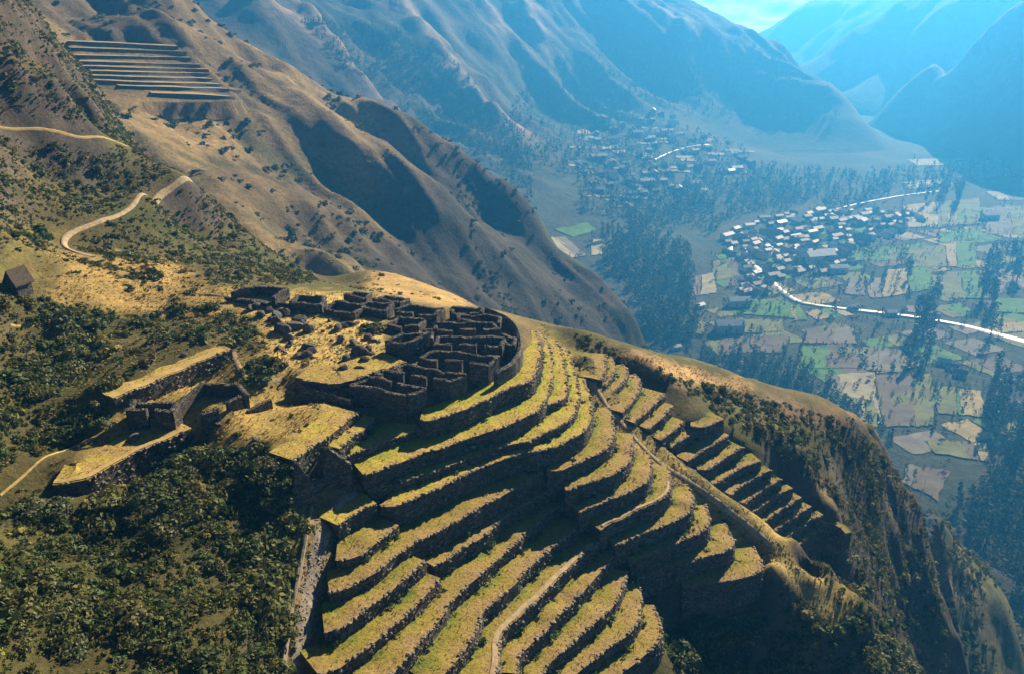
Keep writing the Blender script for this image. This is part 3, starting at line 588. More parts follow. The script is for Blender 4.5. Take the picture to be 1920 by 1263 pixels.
for ti, (k, (z, h, pts)) in enumerate(LIPS.items()):
    P = LINE[k]; N = left_normal(P); up = [j for j in LIPS if j != k and z+.3 < LIPS[j][0] < z+9]
    A = np.concatenate([segs[j][0] for j in up]) if up else np.zeros((0, 2)); B = np.concatenate([segs[j][1] for j in up]) if up else np.zeros((0, 2))
    wd = np.array([seg_hit(p[:2], nn, A, B) if len(A) else np.nan for p, nn in zip(P, N)])
    wd[wd > 11] = np.nan; fix = WFIX.get(k); dflt = {'A1': 3.5, 'R1': 3.0, 'A4a': 4.5, 'A1b': 4.0}.get(k, 3.2)
    ok = np.isfinite(wd); 
    if ok.any(): wd = np.where(ok, wd, np.minimum(np.interp(np.arange(len(wd)), np.where(ok)[0], wd[ok]), dflt+1.5))
    else: wd[:] = dflt
    if fix: wd[:] = fix
    pad = np.pad(wd, 2, 'edge'); wd = np.min([pad[i:i+len(wd)]*0+np.convolve(pad, np.ones(5)/5, 'valid') for i in range(1)], 0)+.55
    bench, wall, lip, inner = terrace_mesh(P, z, h, wd, ti*3.1+1, taper(k, len(P)))
    BENCH[k] = (lip, inner, z)
    root = empty('retaining_terrace' if k[0] == 'W' else 'terrace', tuple(lip[len(lip)//2]-np.array([0, 0, h])))
    tag(root, LABEL[k], 'terrace', {'A':'upper curving terraces','B':'terraces between gully and ridge stair','R':'terraces right of the ridge stair'}.get(k[0], 'lower terraces'))
    off = -np.array(root.location)
    put('grass_bench', np_mesh('grass_bench', bench[0]+off, bench[1], attrs={'inner': bench[2]*(.25 if k[0] == 'W' else 1)}), M_weeds if k in ('S2','D','E','F','G','H','I','J','b','c','A5','A4b') or k[0] in 'BR' else M_bench, root)
    rw = put('retaining_wall', np_mesh('retaining_wall', wall[0]+off, wall[1]), M_wall, root)
    WV = wall[0][:len(P)*6].reshape(len(P), 6, 3); hh = h*taper(k, len(P)); m = int(np.sum(hh)*.9/.30); i = RNG.choice(len(P)-1, m, p=hh[:-1]/hh[:-1].sum()) if len(P) > 1 else np.zeros(m, int)
    f = RNG.uniform(0, 1, (m, 1)); r = RNG.uniform(.02, 4.2, m); j = r.astype(int); g = (r-j)[:, None]
    sp = (WV[i, j]*(1-g)+WV[i, j+1]*g)*(1-f)+(WV[i+1, j]*(1-g)+WV[i+1, j+1]*g)*f; sp[:, :2] += left_normal(lip)[i]*RNG.uniform(.06, .2, m)[:, None]
    tag(put('wall_stones', rocks_mesh('wall_stones', sp+off, RNG.uniform(.17, .36, m), .75), M_wst, rw), kind='stuff')
    m = max(4, int(len(lip)*.9/.55)); t = np.sort(RNG.uniform(0, len(lip)-1.01, m)); i = t.astype(int); f = (t-i)[:, None]
    cp = lip[i]*(1-f)+lip[i+1]*f; cp[:, :2] += left_normal(lip)[i]*RNG.uniform(-.05, .3, m)[:, None]; cp[:, 2] += RNG.uniform(-.08, .06, m)
    tag(put('coping_stones', rocks_mesh('coping_stones', cp+off, RNG.uniform(.16, .36, m)), M_cop, rw), kind='stuff')

# ------------------------------------------------------------------ ruined houses
M_ruin = mat_stone('ruin_masonry', (.075,.064,.054), (.125,.108,.088), (.19,.165,.135), 1.9, 1.0)
M_rock = mat_simple('boulder_rock', [(.3,(.05,.045,.04)),(.55,(.12,.105,.09)),(.75,(.22,.20,.17))], .9, bstr=.8, bdist=.25)
M_thatch = mat_simple('thatch', [(.3,(.05,.04,.03)),(.7,(.13,.10,.07))], 3.0, bstr=.6)
M_wood = mat_simple('weathered_wood', [(.3,(.12,.06,.035)),(.7,(.2,.11,.06))], 4.0)
M_path = mat_simple('trodden_earth', [(.25,(.20,.145,.085)),(.5,(.36,.27,.16)),(.75,(.48,.38,.23))], 1.1, bstr=.5, bdist=.1)
M_gold = mat_simple('worn_dry_turf', [(.25,(.26,.18,.07)),(.5,(.38,.27,.10)),(.75,(.46,.34,.13))], 1.2, bstr=.6, bdist=.12)
M_stonepath = mat_simple('stony_path', [(.3,(.13,.115,.11)),(.5,(.24,.20,.17)),(.7,(.36,.29,.19))], .9, bstr=.6, bdist=.12)
def wall_mesh(name, a, b, zt0, zt1, zb, th=.7, ragged=.2, seed=0, prof=None):
    a = np.array(a[:2], float); b = np.array(b[:2], float); L = np.linalg.norm(b-a); n = max(3, int(L/.55)+1); t = np.linspace(0, 1, n)
    d = (b-a)/max(L, 1e-6); nn = np.array([-d[1], d[0]]); c = a+(b-a)*t[:, None]; zt = zt0+(zt1-zt0)*t+vnoise(t*L*.9+seed*7.1, t*0+seed, 4)*ragged+vnoise(t*L*.25+seed, t*0, 9)*ragged*1.4
    if prof is not None: zt = zt+prof(t)
    rows = []
    R = [0, .35, .7, 1.0]
    def side(sg):
        out = []
        for r in R: out.append(np.c_[c+nn*sg*(th/2*(1.12-.12*r)+vnoise(t*L*1.4+seed, t*0+r*5, 3)*.07)[:, None], zb+(zt-zb)*r])
        return out
    s0 = side(-1); s1 = side(1)[::-1]; ring = s0+[np.c_[c+vnoise(t*L*2, t*0+seed, 5)[:, None]*.05, zt+.07]]+s1
    V = np.stack(ring, 1); m = len(ring); idx = np.arange(n*m).reshape(n, m); f = np.stack([idx[:-1, :-1], idx[1:, :-1], idx[1:, 1:], idx[:-1, 1:]], -1).reshape(-1, 4).tolist()
    f += [idx[0, ::-1].tolist() if False else idx[0].tolist(), idx[-1][::-1].tolist()]
    VV = V.reshape(-1, 3); ns = int(L*(zt.mean()-zb)*2*1.1)+int(L/.4)                       # stones standing proud of both faces and along the ragged top
    if ns > 0:
        i = RNG.integers(0, n-1, ns); j = np.where(np.arange(ns) < int(L/.4), 4, RNG.integers(0, m-1, ns)); g = RNG.uniform(0, 1, (ns, 1)); e = RNG.uniform(0, 1, (ns, 1))
        sp = (V[i, j]*(1-g)+V[i, np.minimum(j+1, m-1)]*g*(j < m-1)[:, None]+V[i, j]*g*(j >= m-1)[:, None])*(1-e)+(V[i+1, j]*(1-g)+V[i+1, np.minimum(j+1, m-1)]*g)*e
        top = j == 4; cx = (c[i]*(1-e)+c[i+1]*e); sp[~top, :2] += (cx[~top]-sp[~top, :2])*.18; sp[top, :2] = cx[top]+RNG.uniform(-.16, .16, (top.sum(), 2)); sp[top, 2] = (zt[i]*(1-e[:, 0])+zt[i+1]*e[:, 0])[top]+RNG.uniform(-.1, .02, top.sum())
        bv, bf = ICO0; R_ = RNG.uniform(.12, .27, ns); W_ = bv[None]*(1+RNG.uniform(-.25, .25, (ns, 12, 1)))*np.stack([R_*RNG.uniform(.8, 1.4, ns), R_*RNG.uniform(.8, 1.4, ns), R_*.75], -1)[:, None]+sp[:, None]
        f = f+(bf[None]+(len(VV)+np.arange(ns)*12)[:, None, None]).reshape(-1, 3).tolist(); VV = np.r_[VV, W_.reshape(-1, 3)]
    me = bpy.data.meshes.new(name); me.from_pydata(VV.tolist(), [], f); me.update(); return me
def ground(x, y): return float(NEAR.z(x, y))
WS = [0]
def ruin(name, label, C, zt, gaps=None, group='roofless stone houses on the ridge', cat='ruin', h_low=None, open_sides=()):
    """C: wall-top corners (pixels) front-left, back-left, back-right, front-right; gaps: side -> list of (from, to) standing spans"""
    P = [atz(x, y, zt)[:2] for x, y in C]; zb = min(ground(*p) for p in P)-.6; ctr = np.mean(P, 0)
    root = empty(name, (ctr[0], ctr[1], zb+.6)); tag(root, label, cat, group); off = np.array(root.location)
    sides = {'side_wall_a': (0, 1), 'back_wall': (1, 2), 'side_wall_b': (2, 3), 'front_wall': (3, 0)}
    for s, (i, j) in sides.items():
        if s in open_sides: continue
        nm = 'side_wall' if s.startswith('side') else s
        for (t0, t1) in (gaps or {}).get(s, [(0, 1)]):
            WS[0] += 1; a = P[i]+(P[j]-P[i])*t0; b = P[i]+(P[j]-P[i])*t1; hh = (h_low or {}).get(s, 0)
            me = wall_mesh(nm, a-off[:2], b-off[:2], zt-hh-off[2], zt-hh-off[2], zb-off[2], seed=WS[0]*1.3); put(nm, me, M_ruin, root)
    return root
D3 = [(0, .24), (.36, .62), (.74, 1)]; D2 = [(0, .4), (.55, 1)]
ruin('ruined_house', 'largest roofless house at the front of the ruins, its tall front wall unbroken', [(657,721),(695,706),(798,727),(763,742)], 290.4, {'back_wall': [(0,.38),(.5,1)]})
ruin('ruined_house', 'roofless house just behind the front one, with three front wall stubs', [(728,697),(760,684),(873,702),(841,713)], 290.6, {'front_wall': D3})
ruin('ruined_house', 'long roofless house in the third row, right of the square tower', [(788,671),(815,657),(934,668),(912,684)], 290.8, {'front_wall': D3})
ruin('ruined_house', 'long roofless house in the fourth row with two doorways', [(815,645),(822,631),(946,634),(938,650)], 290.9, {'front_wall': D3})
ruin('ruined_house', 'long roofless house in the fifth row below the upper walls', [(818,619),(816,604),(924,605),(934,618)], 290.9, {'front_wall': D3})
ruin('ruined_house', 'small roofless house in the sixth row beside the curved outer wall', [(862,601),(858,588),(938,594),(934,605)], 290.8, {'front_wall': D2})
ruin('ruined_house', 'rearmost small enclosure at the right end of the ruins', [(850,588),(846,577),(906,579),(902,588)], 290.6, {'front_wall': D2})
ruin('ruined_tower', 'square roofless tower with a sunlit right wall beside the plaza', [(724,641),(757,627),(804,624),(762,645)], 292.2, cat='ruin')
ruin('ruined_house', 'isolated roofless enclosure at the far left end of the plaza', [(434,549),(487,535),(539,541),(512,556)], 293.2, h_low={'front_wall': 1.4})
ruin('ruined_house', 'dark enclosure right of the isolated one at the back of the plaza', [(545,566),(560,554),(609,558),(600,571)], 292.4)
ruin('ruined_house', 'blocky enclosure at the back of the plaza casting a wide shadow', [(609,577),(630,566),(684,574),(662,587)], 291.8)
ruin('ruined_house', 'topmost small enclosure in front of the striped dry spur', [(646,553),(664,546),(695,549),(684,559)], 291.4)
ruin('ruined_house', 'low enclosure behind the green bush on the plaza', [(664,577),(690,567),(737,572),(722,584)], 291.4)
ruin('ruined_house', 'small enclosure at the skyline left of the curved wall', [(700,561),(724,553),(766,558),(748,569)], 290.8)
ruin('ruined_house', 'wide enclosure behind the tower with a grassy floor', [(742,583),(770,571),(832,576),(815,590)], 290.8, {'front_wall': D2})
ruin('ruined_house', 'broken stone cell directly behind the square tower', [(728,608),(748,594),(796,598),(782,612)], 290.8, {'front_wall': D2})
ruin('ruined_house', 'small cell wedged between the front house and the plaza edge', [(700,699),(716,690),(752,694),(738,703)], 290.4, {'front_wall': D2})
ruin('ruined_house', 'small cell against the curved outer wall, right of the fourth row', [(940,640),(942,628),(966,634),(962,648)], 290.4)
ruin('ruined_house', 'narrow stone cell between the tower and the fifth row', [(782,632),(790,618),(812,619),(808,634)], 290.6)
ruin('ruined_house', 'dark roofless house lowest on the left, with a doorway', [(239,768),(252,752),(333,756),(320,769)], 290.6, {'front_wall': [(0,.36),(.55,1)], 'side_wall_b': [(0,1)]}, 'lower left ruins')
ruin('ruined_house', 'sunken rectangular enclosure holding a deep black shadow, lower left', [(372,776),(379,716),(446,719),(462,740)], 291.0, {'front_wall': [(.12,.42),(.62,.95)]}, 'lower left ruins', open_sides=('side_wall_a',))
def free_wall(name, label, L, th=.8, cat='wall', part='wall_run', depth=None, mat=None, group=None):
    """L: wall-top points (pixel x, y, level)"""
    P = np.array([atz(x, y, z) for x, y, z in L]) if len(L[0]) == 3 else np.array([NEAR.hit(x, y)+np.array([0, 0, .75]) for x, y in L]); P = smooth_line(P, 1.0, 1); root = empty(name, (*P[len(P)//2, :2], ground(*P[len(P)//2, :2]))); tag(root, label, cat, group); off = np.array(root.location)
    N = left_normal(P); n = len(P); s = np.arange(n)*1.0; zt = P[:, 2]+vnoise(s*.8, s*0, 7)*.16; zb = np.minimum(NEAR.z(P[:, 0], P[:, 1])-.6, zt-1.2)
    if depth: zb = np.minimum(zb, zt-depth)
    ring = [np.c_[P[:, :2]+N*o*th*.5, zb+(zt-zb)*r] for o, r in ((-1.15,0),(-1.05,.5),(-.9,.96),(0,1.03),(.9,.96),(1.05,.5),(1.15,0))]
    V = np.stack(ring, 1); m = len(ring); V += (RNG.uniform(-.05, .05, V.shape)); idx = np.arange(n*m).reshape(n, m)
    f = np.stack([idx[:-1, :-1], idx[:-1, 1:], idx[1:, 1:], idx[1:, :-1]], -1).reshape(-1, 4).tolist()+[idx[0].tolist(), idx[-1][::-1].tolist()]
    me = bpy.data.meshes.new(part); me.from_pydata((V.reshape(-1, 3)-off).tolist(), [], f); me.update(); put(part, me, mat or M_ruin, root); return root
free_wall('outer_wall', 'tall curved outer wall closing the right side of the ruins', [(905,578,290.6),(925,583,290.6),(945,591,290.5),(963,604,290.4),(975,625,290.3),(977,648,290.2),(971,668,290),(952,684,289.8),(930,697,289.6)], 1.0, depth=4.0)
free_wall('low_wall', 'low stone wall along the foot of the plaza edge', [(562,724,289.6),(590,732,289.5),(620,740,289.4),(658,749,289.3)], .7)
free_wall('low_wall', 'low broken wall across the grassy court, lower left run', [(405,795,288.9),(430,785,289),(454,774,289.1)], .8)
free_wall('low_wall', 'low broken wall across the grassy court, upper right run', [(464,770,289.2),(485,759,289.4),(507,747,289.6)], .8)
free_wall('low_wall', 'sunlit wall forming the left side of the sunken enclosure', [(325,766,289.6),(350,742,290.2),(379,717,291.0)], .9)
free_wall('low_wall', 'long low wall in front of the isolated enclosure on the plaza', [(385,552,292.3),(440,559,292),(500,565,291.7),(541,570,291.5)], .8)
free_wall('boundary_wall', 'pale low wall running down the left side of the path', [(584,950),(575,1003),(564,1063),(553,1115),(543,1175),(533,1235),(526,1275)], .55, mat=M_cop)
free_wall('low_wall', 'short wall stub left of the dark roofless house', [(225,760,289.6),(240,752,289.8),(262,748,290)], .7)
for i, (x0, y0, x1, y1, z) in enumerate([(705,552,742,512,271.5),(742,560,775,522,271),(775,566,802,530,270.5)]):
    free_wall('field_wall', f'{("left","middle","right")[i]} one of three stripe-like walls on the dry spur behind the ruins', [(x0,y0,z+2),((x0+x1)/2,(y0+y1)/2,z+1),(x1,y1,z-1)], 1.2, cat='wall', group='stripe walls on the dry spur')
# gabled ruin by the path: two steep gable ends and the stub between them
g1 = [NEAR.hit(549,930), NEAR.hit(594,950)]; g2 = [NEAR.hit(607,908), NEAR.hit(662,918)]
gr = empty('gabled_ruin', tuple(np.mean(g1+g2, 0))); tag(gr, 'two tall dark gable walls standing at the top of the path', 'ruin'); off = np.array(gr.location)
for pk, (a, b), H, lo in ((.3, g1, 6.6, 2.4), (.25, g2, 6.6, 3.4)):
    pf = lambda t, pk=pk, H=H, lo=lo: np.where(t < pk, lo+(H-lo)*np.clip(t/pk, 0, 1)**.8, lo+(H-lo)*np.clip((1-t)/(1-pk), 0, 1))
    put('gable_wall', wall_mesh('gable_wall', a-off, b-off, 0, 0, -1.6, th=.9, ragged=.25, seed=pk*9, prof=pf), M_ruin, gr)
a = g1[0]+(g1[1]-g1[0])*.05; b = g2[0]
put('side_wall', wall_mesh('side_wall', a-off, b-off, 2.4, 2.2, -1.6, th=.8, seed=3), M_ruin, gr)

# thatched hut and little shelter
def thatch_roof(w, l, h, ov):
    m = MB(); n = 9
    for sg in (-1, 1):
        V = []; 
        for j in range(n):
            y = -l/2-ov+(l+2*ov)*j/(n-1)
            for r in range(5): t = r/4; V.append((sg*(w/2+ov)*t, y+random.uniform(-.06,.06), h*(1-t)-.25*math.sin(t*3.14)*.3+random.uniform(-.07,.07)))
        f = [(j*5+r, j*5+r+1, (j+1)*5+r+1, (j+1)*5+r) for j in range(n-1) for r in range(4)]
        m.add(V, f if sg > 0 else [q[::-1] for q in f]); V2 = [(x, y, z-.28) for x, y, z in V]; m.add(V2, [q[::-1] for q in f] if sg > 0 else f)
        for j in (0, n-1): m.add([V[j*5+r] for r in range(5)]+[V2[j*5+r] for r in range(5)], [(r, r+1, r+6, r+5) for r in range(4)])
        m.add([V[j*5+4] for j in range(n)]+[V2[j*5+4] for j in range(n)], [(j, j+1, j+n+1, j+n) for j in range(n-1)])
    return m
def box(m, c, s, rz=0):
    v = np.array([(x, y, z) for z in (-.5,.5) for x, y in ((-.5,-.5),(.5,-.5),(.5,.5),(-.5,.5))])*np.array(s); ca, sa = math.cos(rz), math.sin(rz)
    v = np.c_[v[:, 0]*ca-v[:, 1]*sa, v[:, 0]*sa+v[:, 1]*ca, v[:, 2]]+np.array(c); m.add(v, [(3,2,1,0),(4,5,6,7),(0,1,5,4),(1,2,6,5),(2,3,7,6),(3,0,4,7)])
def cyl(m, a, b, r0, r1, n=7):
    a = np.array(a, float); b = np.array(b, float); d = (b-a)/np.linalg.norm(b-a); u = np.cross(d, (0,0,1) if abs(d[2]) < .9 else (1,0,0)); u /= np.linalg.norm(u); w = np.cross(d, u)
    t = np.arange(n)*2*math.pi/n; ring = np.cos(t)[:, None]*u+np.sin(t)[:, None]*w; m.add(np.r_[a+ring*r0, b+ring*r1], [(i, (i+1) % n, n+(i+1) % n, n+i) for i in range(n)]+[tuple(range(n))[::-1], tuple(range(n, 2*n))])
hp = NEAR.hit(38, 548); hut = empty('thatched_hut', tuple(hp-np.array([0,0,.3])), math.radians(-20)); hut.scale = (.62, .62, .85); tag(hut, 'dark thatched hut standing among shrubs on the left slope', 'hut')
w = MB(); box(w, (-1.9,0,1.2), (.5,5.0,2.9)); box(w, (1.9,0,1.2), (.5,5.0,2.9)); put('side_walls', w.mesh('side_walls'), M_ruin, hut)
w = MB()
w.add([(-1.7,-2.5,-.4),(1.7,-2.5,-.4),(1.7,-2.5,2.6),(0,-2.5,5.2),(-1.7,-2.5,2.6),(-1.7,-2.05,-.4),(1.7,-2.05,-.4),(1.7,-2.05,2.6),(0,-2.05,5.2),(-1.7,-2.05,2.6)], [(0,1,2,3,4),(9,8,7,6,5),(0,5,6,1),(1,6,7,2),(2,7,8,3),(3,8,9,4),(4,9,5,0)])
put('gable_wall', w.mesh('gable_wall'), M_ruin, hut); put('gable_wall', w.mesh('gable_wall'), M_ruin, hut, loc=(0,4.55,0))
put('thatched_roof', thatch_roof(4.2, 5.2, 3.2, .6).mesh('thatched_roof', True), M_thatch, hut, loc=(0,0,2.5))
sp_ = NEAR.hit(525, 676); sh = empty('thatched_shelter', tuple(sp_), math.radians(15)); tag(sh, 'small thatched shelter on two thin posts beside the boulders', 'shelter')
for x in (-.28, .42):
    w = MB(); cyl(w, (x,0,-.3), (x,0,2.2), .07, .06); put('post', w.mesh('post'), M_wood, sh)
put('thatched_roof', thatch_roof(1.3, 1.0, .75, .25).mesh('thatched_roof', True), M_thatch, sh, loc=(.05,0,2.05))

# ------------------------------------------------------------------ boulders
def boulder_mesh(seed):
    r = np.random.default_rng(seed); v, f = ICO2; v = v.copy(); k = r.normal(size=(9, 3)); k /= np.linalg.norm(k, axis=1)[:, None]; lim = r.uniform(.62, .95, 9)
    for n_, l in zip(k, lim):
        d = v@n_; m = d > l; v[m] -= (d[m]-l)[:, None]*n_
    v *= 1+r.uniform(-.05, .05, (len(v), 1)); v *= np.array([1.15, .9, .85]); return np_mesh('boulder', v, f, smooth=False)
BM = [boulder_mesh(i+5) for i in range(7)]
BL = [(470,576,8),(481,572,9),(490,588,9),(503,578,10),(519,590,11),(528,582,9),(538,586,9),(521,601,10),(508,598,7),(531,614,16),(548,609,15),(561,598,10),(568,607,9),(579,614,12),(541,632,8),(545,641,7),(541,648,4),(578,647,12),(584,655,9),(575,662,9),(557,665,7),(560,586,6),(586,583,8),
      (634,613,10),(643,609,8),(651,606,7),(640,634,10),(662,607,6),(669,605,5),(663,640,8),(690,630,9),(699,636,7),(711,638,5),(676,655,13),(690,652,10),(698,662,9),(684,672,8),(650,668,9),(645,686,9),(674,690,8),(668,700,5),(622,636,4),(605,620,4),(618,600,4),
      (253,820,12),(435,709,4),(346,663,5),(470,836,5),(480,822,6),(1120,755,4)]
BLAB = ['dark angular boulder','squat dark boulder','pale-topped grey boulder','jagged dark rock']
for i, (x, y, r) in enumerate(BL):
    p = NEAR.hit(x, y+r*.6)
    if p is None: continue
    s = r*np.linalg.norm(p-np.array([0,0,CAMZ]))/FPX*1.05; o = put('boulder', BM[i % 7], M_rock, None, (p[0], p[1], p[2]+s*.35), random.uniform(0, 6.28), (s*random.uniform(.9,1.3), s*random.uniform(.8,1.1), s*random.uniform(.8,1.25)))
    if i < 23: g = 'boulders on the left half of the plaza'; wh = 'in the cluster on the left half of the plaza'
    elif i < 44: g = 'boulders on the right half of the plaza'; wh = 'in the loose group left of the square tower'
    else: g = 'stray rocks by the lower ruins'; wh = ['beside the dark roofless house lower left','on the track above the sunken enclosure','on the causeway path','on the grassy court','on the grassy court','on the ridge stair'][min(i-44, 5)]
    tag(o, f'{"large" if r > 9 else "small" if r < 6 else "medium"} {BLAB[i % 4]} {wh}', 'boulder', g)

# ------------------------------------------------------------------ paths
def ribbon(name, label, px, width, mat, lift=.07, zs=None, grid=None, step=.7, kind='structure'):
    G = grid or NEAR
    P = list(px) if len(px[0]) == 3 else [atz(x, y, z) for (x, y), z in zip(px, zs)] if zs is not None else [G.hit(x, y, 60 if G is NEAR else 300) for x, y in px]
    P = smooth_line(np.array([p for p in P if p is not None]), step*width/1.6, 2); N = left_normal(P); n = len(P); s = np.arange(n)*.5
    off = np.linspace(-1, 1, 5); V = np.zeros((n, 5, 3))
    for j, o in enumerate(off):
        wv = width/2*(1+vnoise(s*.5, s*0+j, 3)*.25); V[:, j, :2] = P[:, :2]+N*(o*wv)[:, None]; V[:, j, 2] = G.z(V[:, j, 0], V[:, j, 1])+lift*(1 if abs(o) < .9 else -.6)
    idx = np.arange(n*5).reshape(n, 5); f = np.stack([idx[:-1, :-1], idx[1:, :-1], idx[1:, 1:], idx[:-1, 1:]], -1).reshape(-1, 4)
    return tag(put(name, np_mesh(name, V.reshape(-1, 3), f), mat), label, kind=kind)
ribbon('trail', 'sandy trail along the left hillside', TRP['trail'], 1.6, M_path, .25)
ribbon('upper_trail', 'narrow trail cut higher on the left hillside', TRP['upper'], .5, M_gold, .12)
ribbon('path', 'stony path down the left side of the terraces', [(672,930),(650,936),(625,958),(607,1000),(592,1060),(580,1130),(567,1200),(556,1262)], 2.1, M_stonepath, .14)
ribbon('footpath', 'thin footpath on the shrub slope at the left edge', TRP['foot'], .4, M_gold, .13)
ribbon('footpath', 'earth track curving between the bushes and the sunken enclosure', [(436,660),(448,690),(455,705),(475,719),(505,718),(535,708)], 1.3, M_path, .1)
ribbon('ridge_stair', 'worn bright track down the ridge between the terrace flights', [(1092,702),(1130,747),(1163,797),(1210,846),(1258,885),(1300,908),(1345,942),(1395,978),(1445,1020)], 1.3, M_path, .14)
ribbon('footpath', 'pale line across the scrub at the far left', [(20,610),(80,608),(150,606),(180,615)], .5, M_gold, .12)
def path_rocks(name, label, px, spread, n, r0, r1):                # loose stones and rubble along a track
    P = smooth_line(np.array([p for p in (NEAR.hit(x, y) for x, y in px) if p is not None]), .5, 2); i = RNG.integers(0, len(P), n); q = P[i, :2]+RNG.normal(0, spread, (n, 2))
    tag(put(name, rocks_mesh(name, np.c_[q, NEAR.z(q[:, 0], q[:, 1])+.05], RNG.uniform(r0, r1, n)), M_cop), label, kind='stuff')
path_rocks('path_rubble', 'loose stones along the stony path', [(650,936),(625,958),(607,1000),(592,1060),(580,1130),(567,1200),(556,1262)], 1.1, 650, .08, .26)
path_rocks('ridge_rubble', 'loose stones along the ridge track', [(1092,702),(1130,747),(1163,797),(1210,846),(1258,885),(1300,908),(1345,942),(1395,978),(1445,1020),(1500,1075),(1550,1125)], 2.6, 550, .07, .22)
path_rocks('plaza_rubble', 'small rubble scattered over the plaza', [(480,590),(560,620),(640,640),(700,650),(650,690)], 7.0, 500, .08, .3)
def bench_path(k, s0, s1, w, label, mat=None):                             # worn line on a terrace bench
    lip, inner, z = BENCH[k]; i0, i1 = int(len(lip)*s0), int(len(lip)*s1); a = lip[i0:i1]; d = inner[i0:i1]-a; L = np.linalg.norm(d[:, :2], axis=1)[:, None]
    V = np.stack([a+d*np.clip((.25+w*t)/L, 0, .9) for t in (0, .5, 1)], 1); V[..., 2] += .17+np.array([-.06,0,-.06]); n = len(V); idx = np.arange(n*3).reshape(n, 3)
    f = np.stack([idx[:-1, :-1], idx[1:, :-1], idx[1:, 1:], idx[:-1, 1:]], -1).reshape(-1, 4); tag(put('footpath', np_mesh('footpath', V.reshape(-1, 3), f), mat or M_path), label, kind='structure')
bench_path('F', .02, .93, .8, 'worn footpath along a terrace bench'); bench_path('B8', .05, .8, .5, 'worn line on a terrace lip')
bench_path('W1', .02, .98, 1.6, 'earth path on top of the causeway', M_gold); bench_path('W2', .02, .98, .9, 'golden path on the curved retaining wall', M_gold)

# ------------------------------------------------------------------ shrubs and ground cover on the ridge
def leaf_cloud(n, rad, size, seed, core=.35, up=.35, blobs=5):
    """n leaf sprays spread through a lumpy crown: centres, orientation and tone"""
    r = np.random.default_rng(seed); bc = r.normal(size=(blobs, 3))*np.array([.45,.45,.25]); bc[:, 2] = np.abs(bc[:, 2]); br = r.uniform(.45, .75, blobs)
    k = r.integers(0, blobs, n); d = r.normal(size=(n, 3)); d /= np.linalg.norm(d, axis=1)[:, None]; d[:, 2] = np.abs(d[:, 2])*.9-.1
    c = bc[k]+d*(br[k]*r.uniform(core, 1, n)**.5)[:, None]; c = c*np.array(rad); c[:, 2] = np.maximum(c[:, 2], .05*rad[2])
    nrm = d+r.normal(size=(n, 3))*.6; nrm[:, 2] += up; nrm /= np.linalg.norm(nrm, axis=1)[:, None]
    t = np.cross(nrm, r.normal(size=(n, 3))); t /= np.linalg.norm(t, axis=1)[:, None]; b = np.cross(nrm, t)
    s = size*r.uniform(.6, 1.3, n)[:, None]; a2 = r.uniform(.45, .8, n)[:, None]
    V = np.stack([c-t*s, c-b*s*a2, c+t*s, c+b*s*a2], 1); tone = r.uniform(.6, 1.35, n); hue = r.uniform(-.12, .12, n)
    col = np.stack([tone*(1+hue), tone, tone*(1-hue)*.9], -1)
    F = np.arange(n*4).reshape(n, 4); return V.reshape(-1, 3), F, np.repeat(col, 4, 0)
SHR = [leaf_cloud(360, (1, 1, .8), .135, 100+i, blobs=4+i % 4) for i in range(8)]
SHR_ME = [np_mesh('foliage', v, f, c, smooth=False) for v, f, c in SHR]
SHS = [leaf_cloud(52, (1, 1, (.75, .5, .95, .65)[i % 4]), (.34, .26, .30, .22)[i % 4], 200+i, blobs=2+i % 3) for i in range(8)]      # lighter make for the uncounted cover
TONES = [(.0,(.058,.085,.020)),(.25,(.088,.102,.026)),(.5,(.125,.122,.032)),(.7,(.070,.108,.028)),(.85,(.165,.135,.042)),(.93,(.13,.15,.075)),(1.0,(.20,.185,.05))]
M_shrub = mat_leaf('shrub_leaves', TONES)
def mat_cover(name, trans=.2):
    m, nd, ln, b = nmat(name, .8, .1); a = nd.new('ShaderNodeVertexColor'); a.layer_name = 'Col'; ln.new(a.outputs[0], b.inputs['Base Color'])
    t = nd.new('ShaderNodeBsdfTranslucent'); ln.new(a.outputs[0], t.inputs[0]); mx = nd.new('ShaderNodeMixShader'); mx.inputs[0].default_value = trans
    ln.new(b.outputs[0], mx.inputs[1]); ln.new(t.outputs[0], mx.inputs[2]); ln.new(mx.outputs[0], nd['Material Output'].inputs[0]); return m
M_cover = mat_cover('scrub_cover')
def scatter_mesh(name, base, P, S, tones, mat):
    """one mesh of many small plants: base variants, positions, sizes (n,3), tones (n,3)"""
    VV, FF, CC = [], [], []; off = 0; k = RNG.integers(0, len(base), len(P)); a = RNG.uniform(0, 6.28, len(P))
    for b in range(len(base)):
        m = np.where(k == b)[0]
        if not len(m): continue
        v, f, c = base[b]; ca, sa = np.cos(a[m])[:, None], np.sin(a[m])[:, None]
        x = v[None, :, 0]*ca-v[None, :, 1]*sa; y = v[None, :, 0]*sa+v[None, :, 1]*ca; z = np.repeat(v[None, :, 2], len(m), 0)
        W = np.stack([x, y, z], -1)*S[m][:, None]+P[m][:, None]; VV.append(W.reshape(-1, 3)); FF.append((f[None]+(np.arange(len(m))*len(v))[:, None, None]).reshape(-1, f.shape[1])+off); off += len(m)*len(v)
        CC.append((c[None]*tones[m][:, None]).reshape(-1, 3))
    return put(name, np_mesh(name, np.concatenate(VV), np.concatenate(FF), np.concatenate(CC), smooth=False), mat)
TN = np.array([t[1] for t in TONES])
def tones_for(n, mul=1.0):
    return TN[RNG.integers(0, len(TN), n)]*RNG.uniform(.75, 1.25, (n, 1))*mul
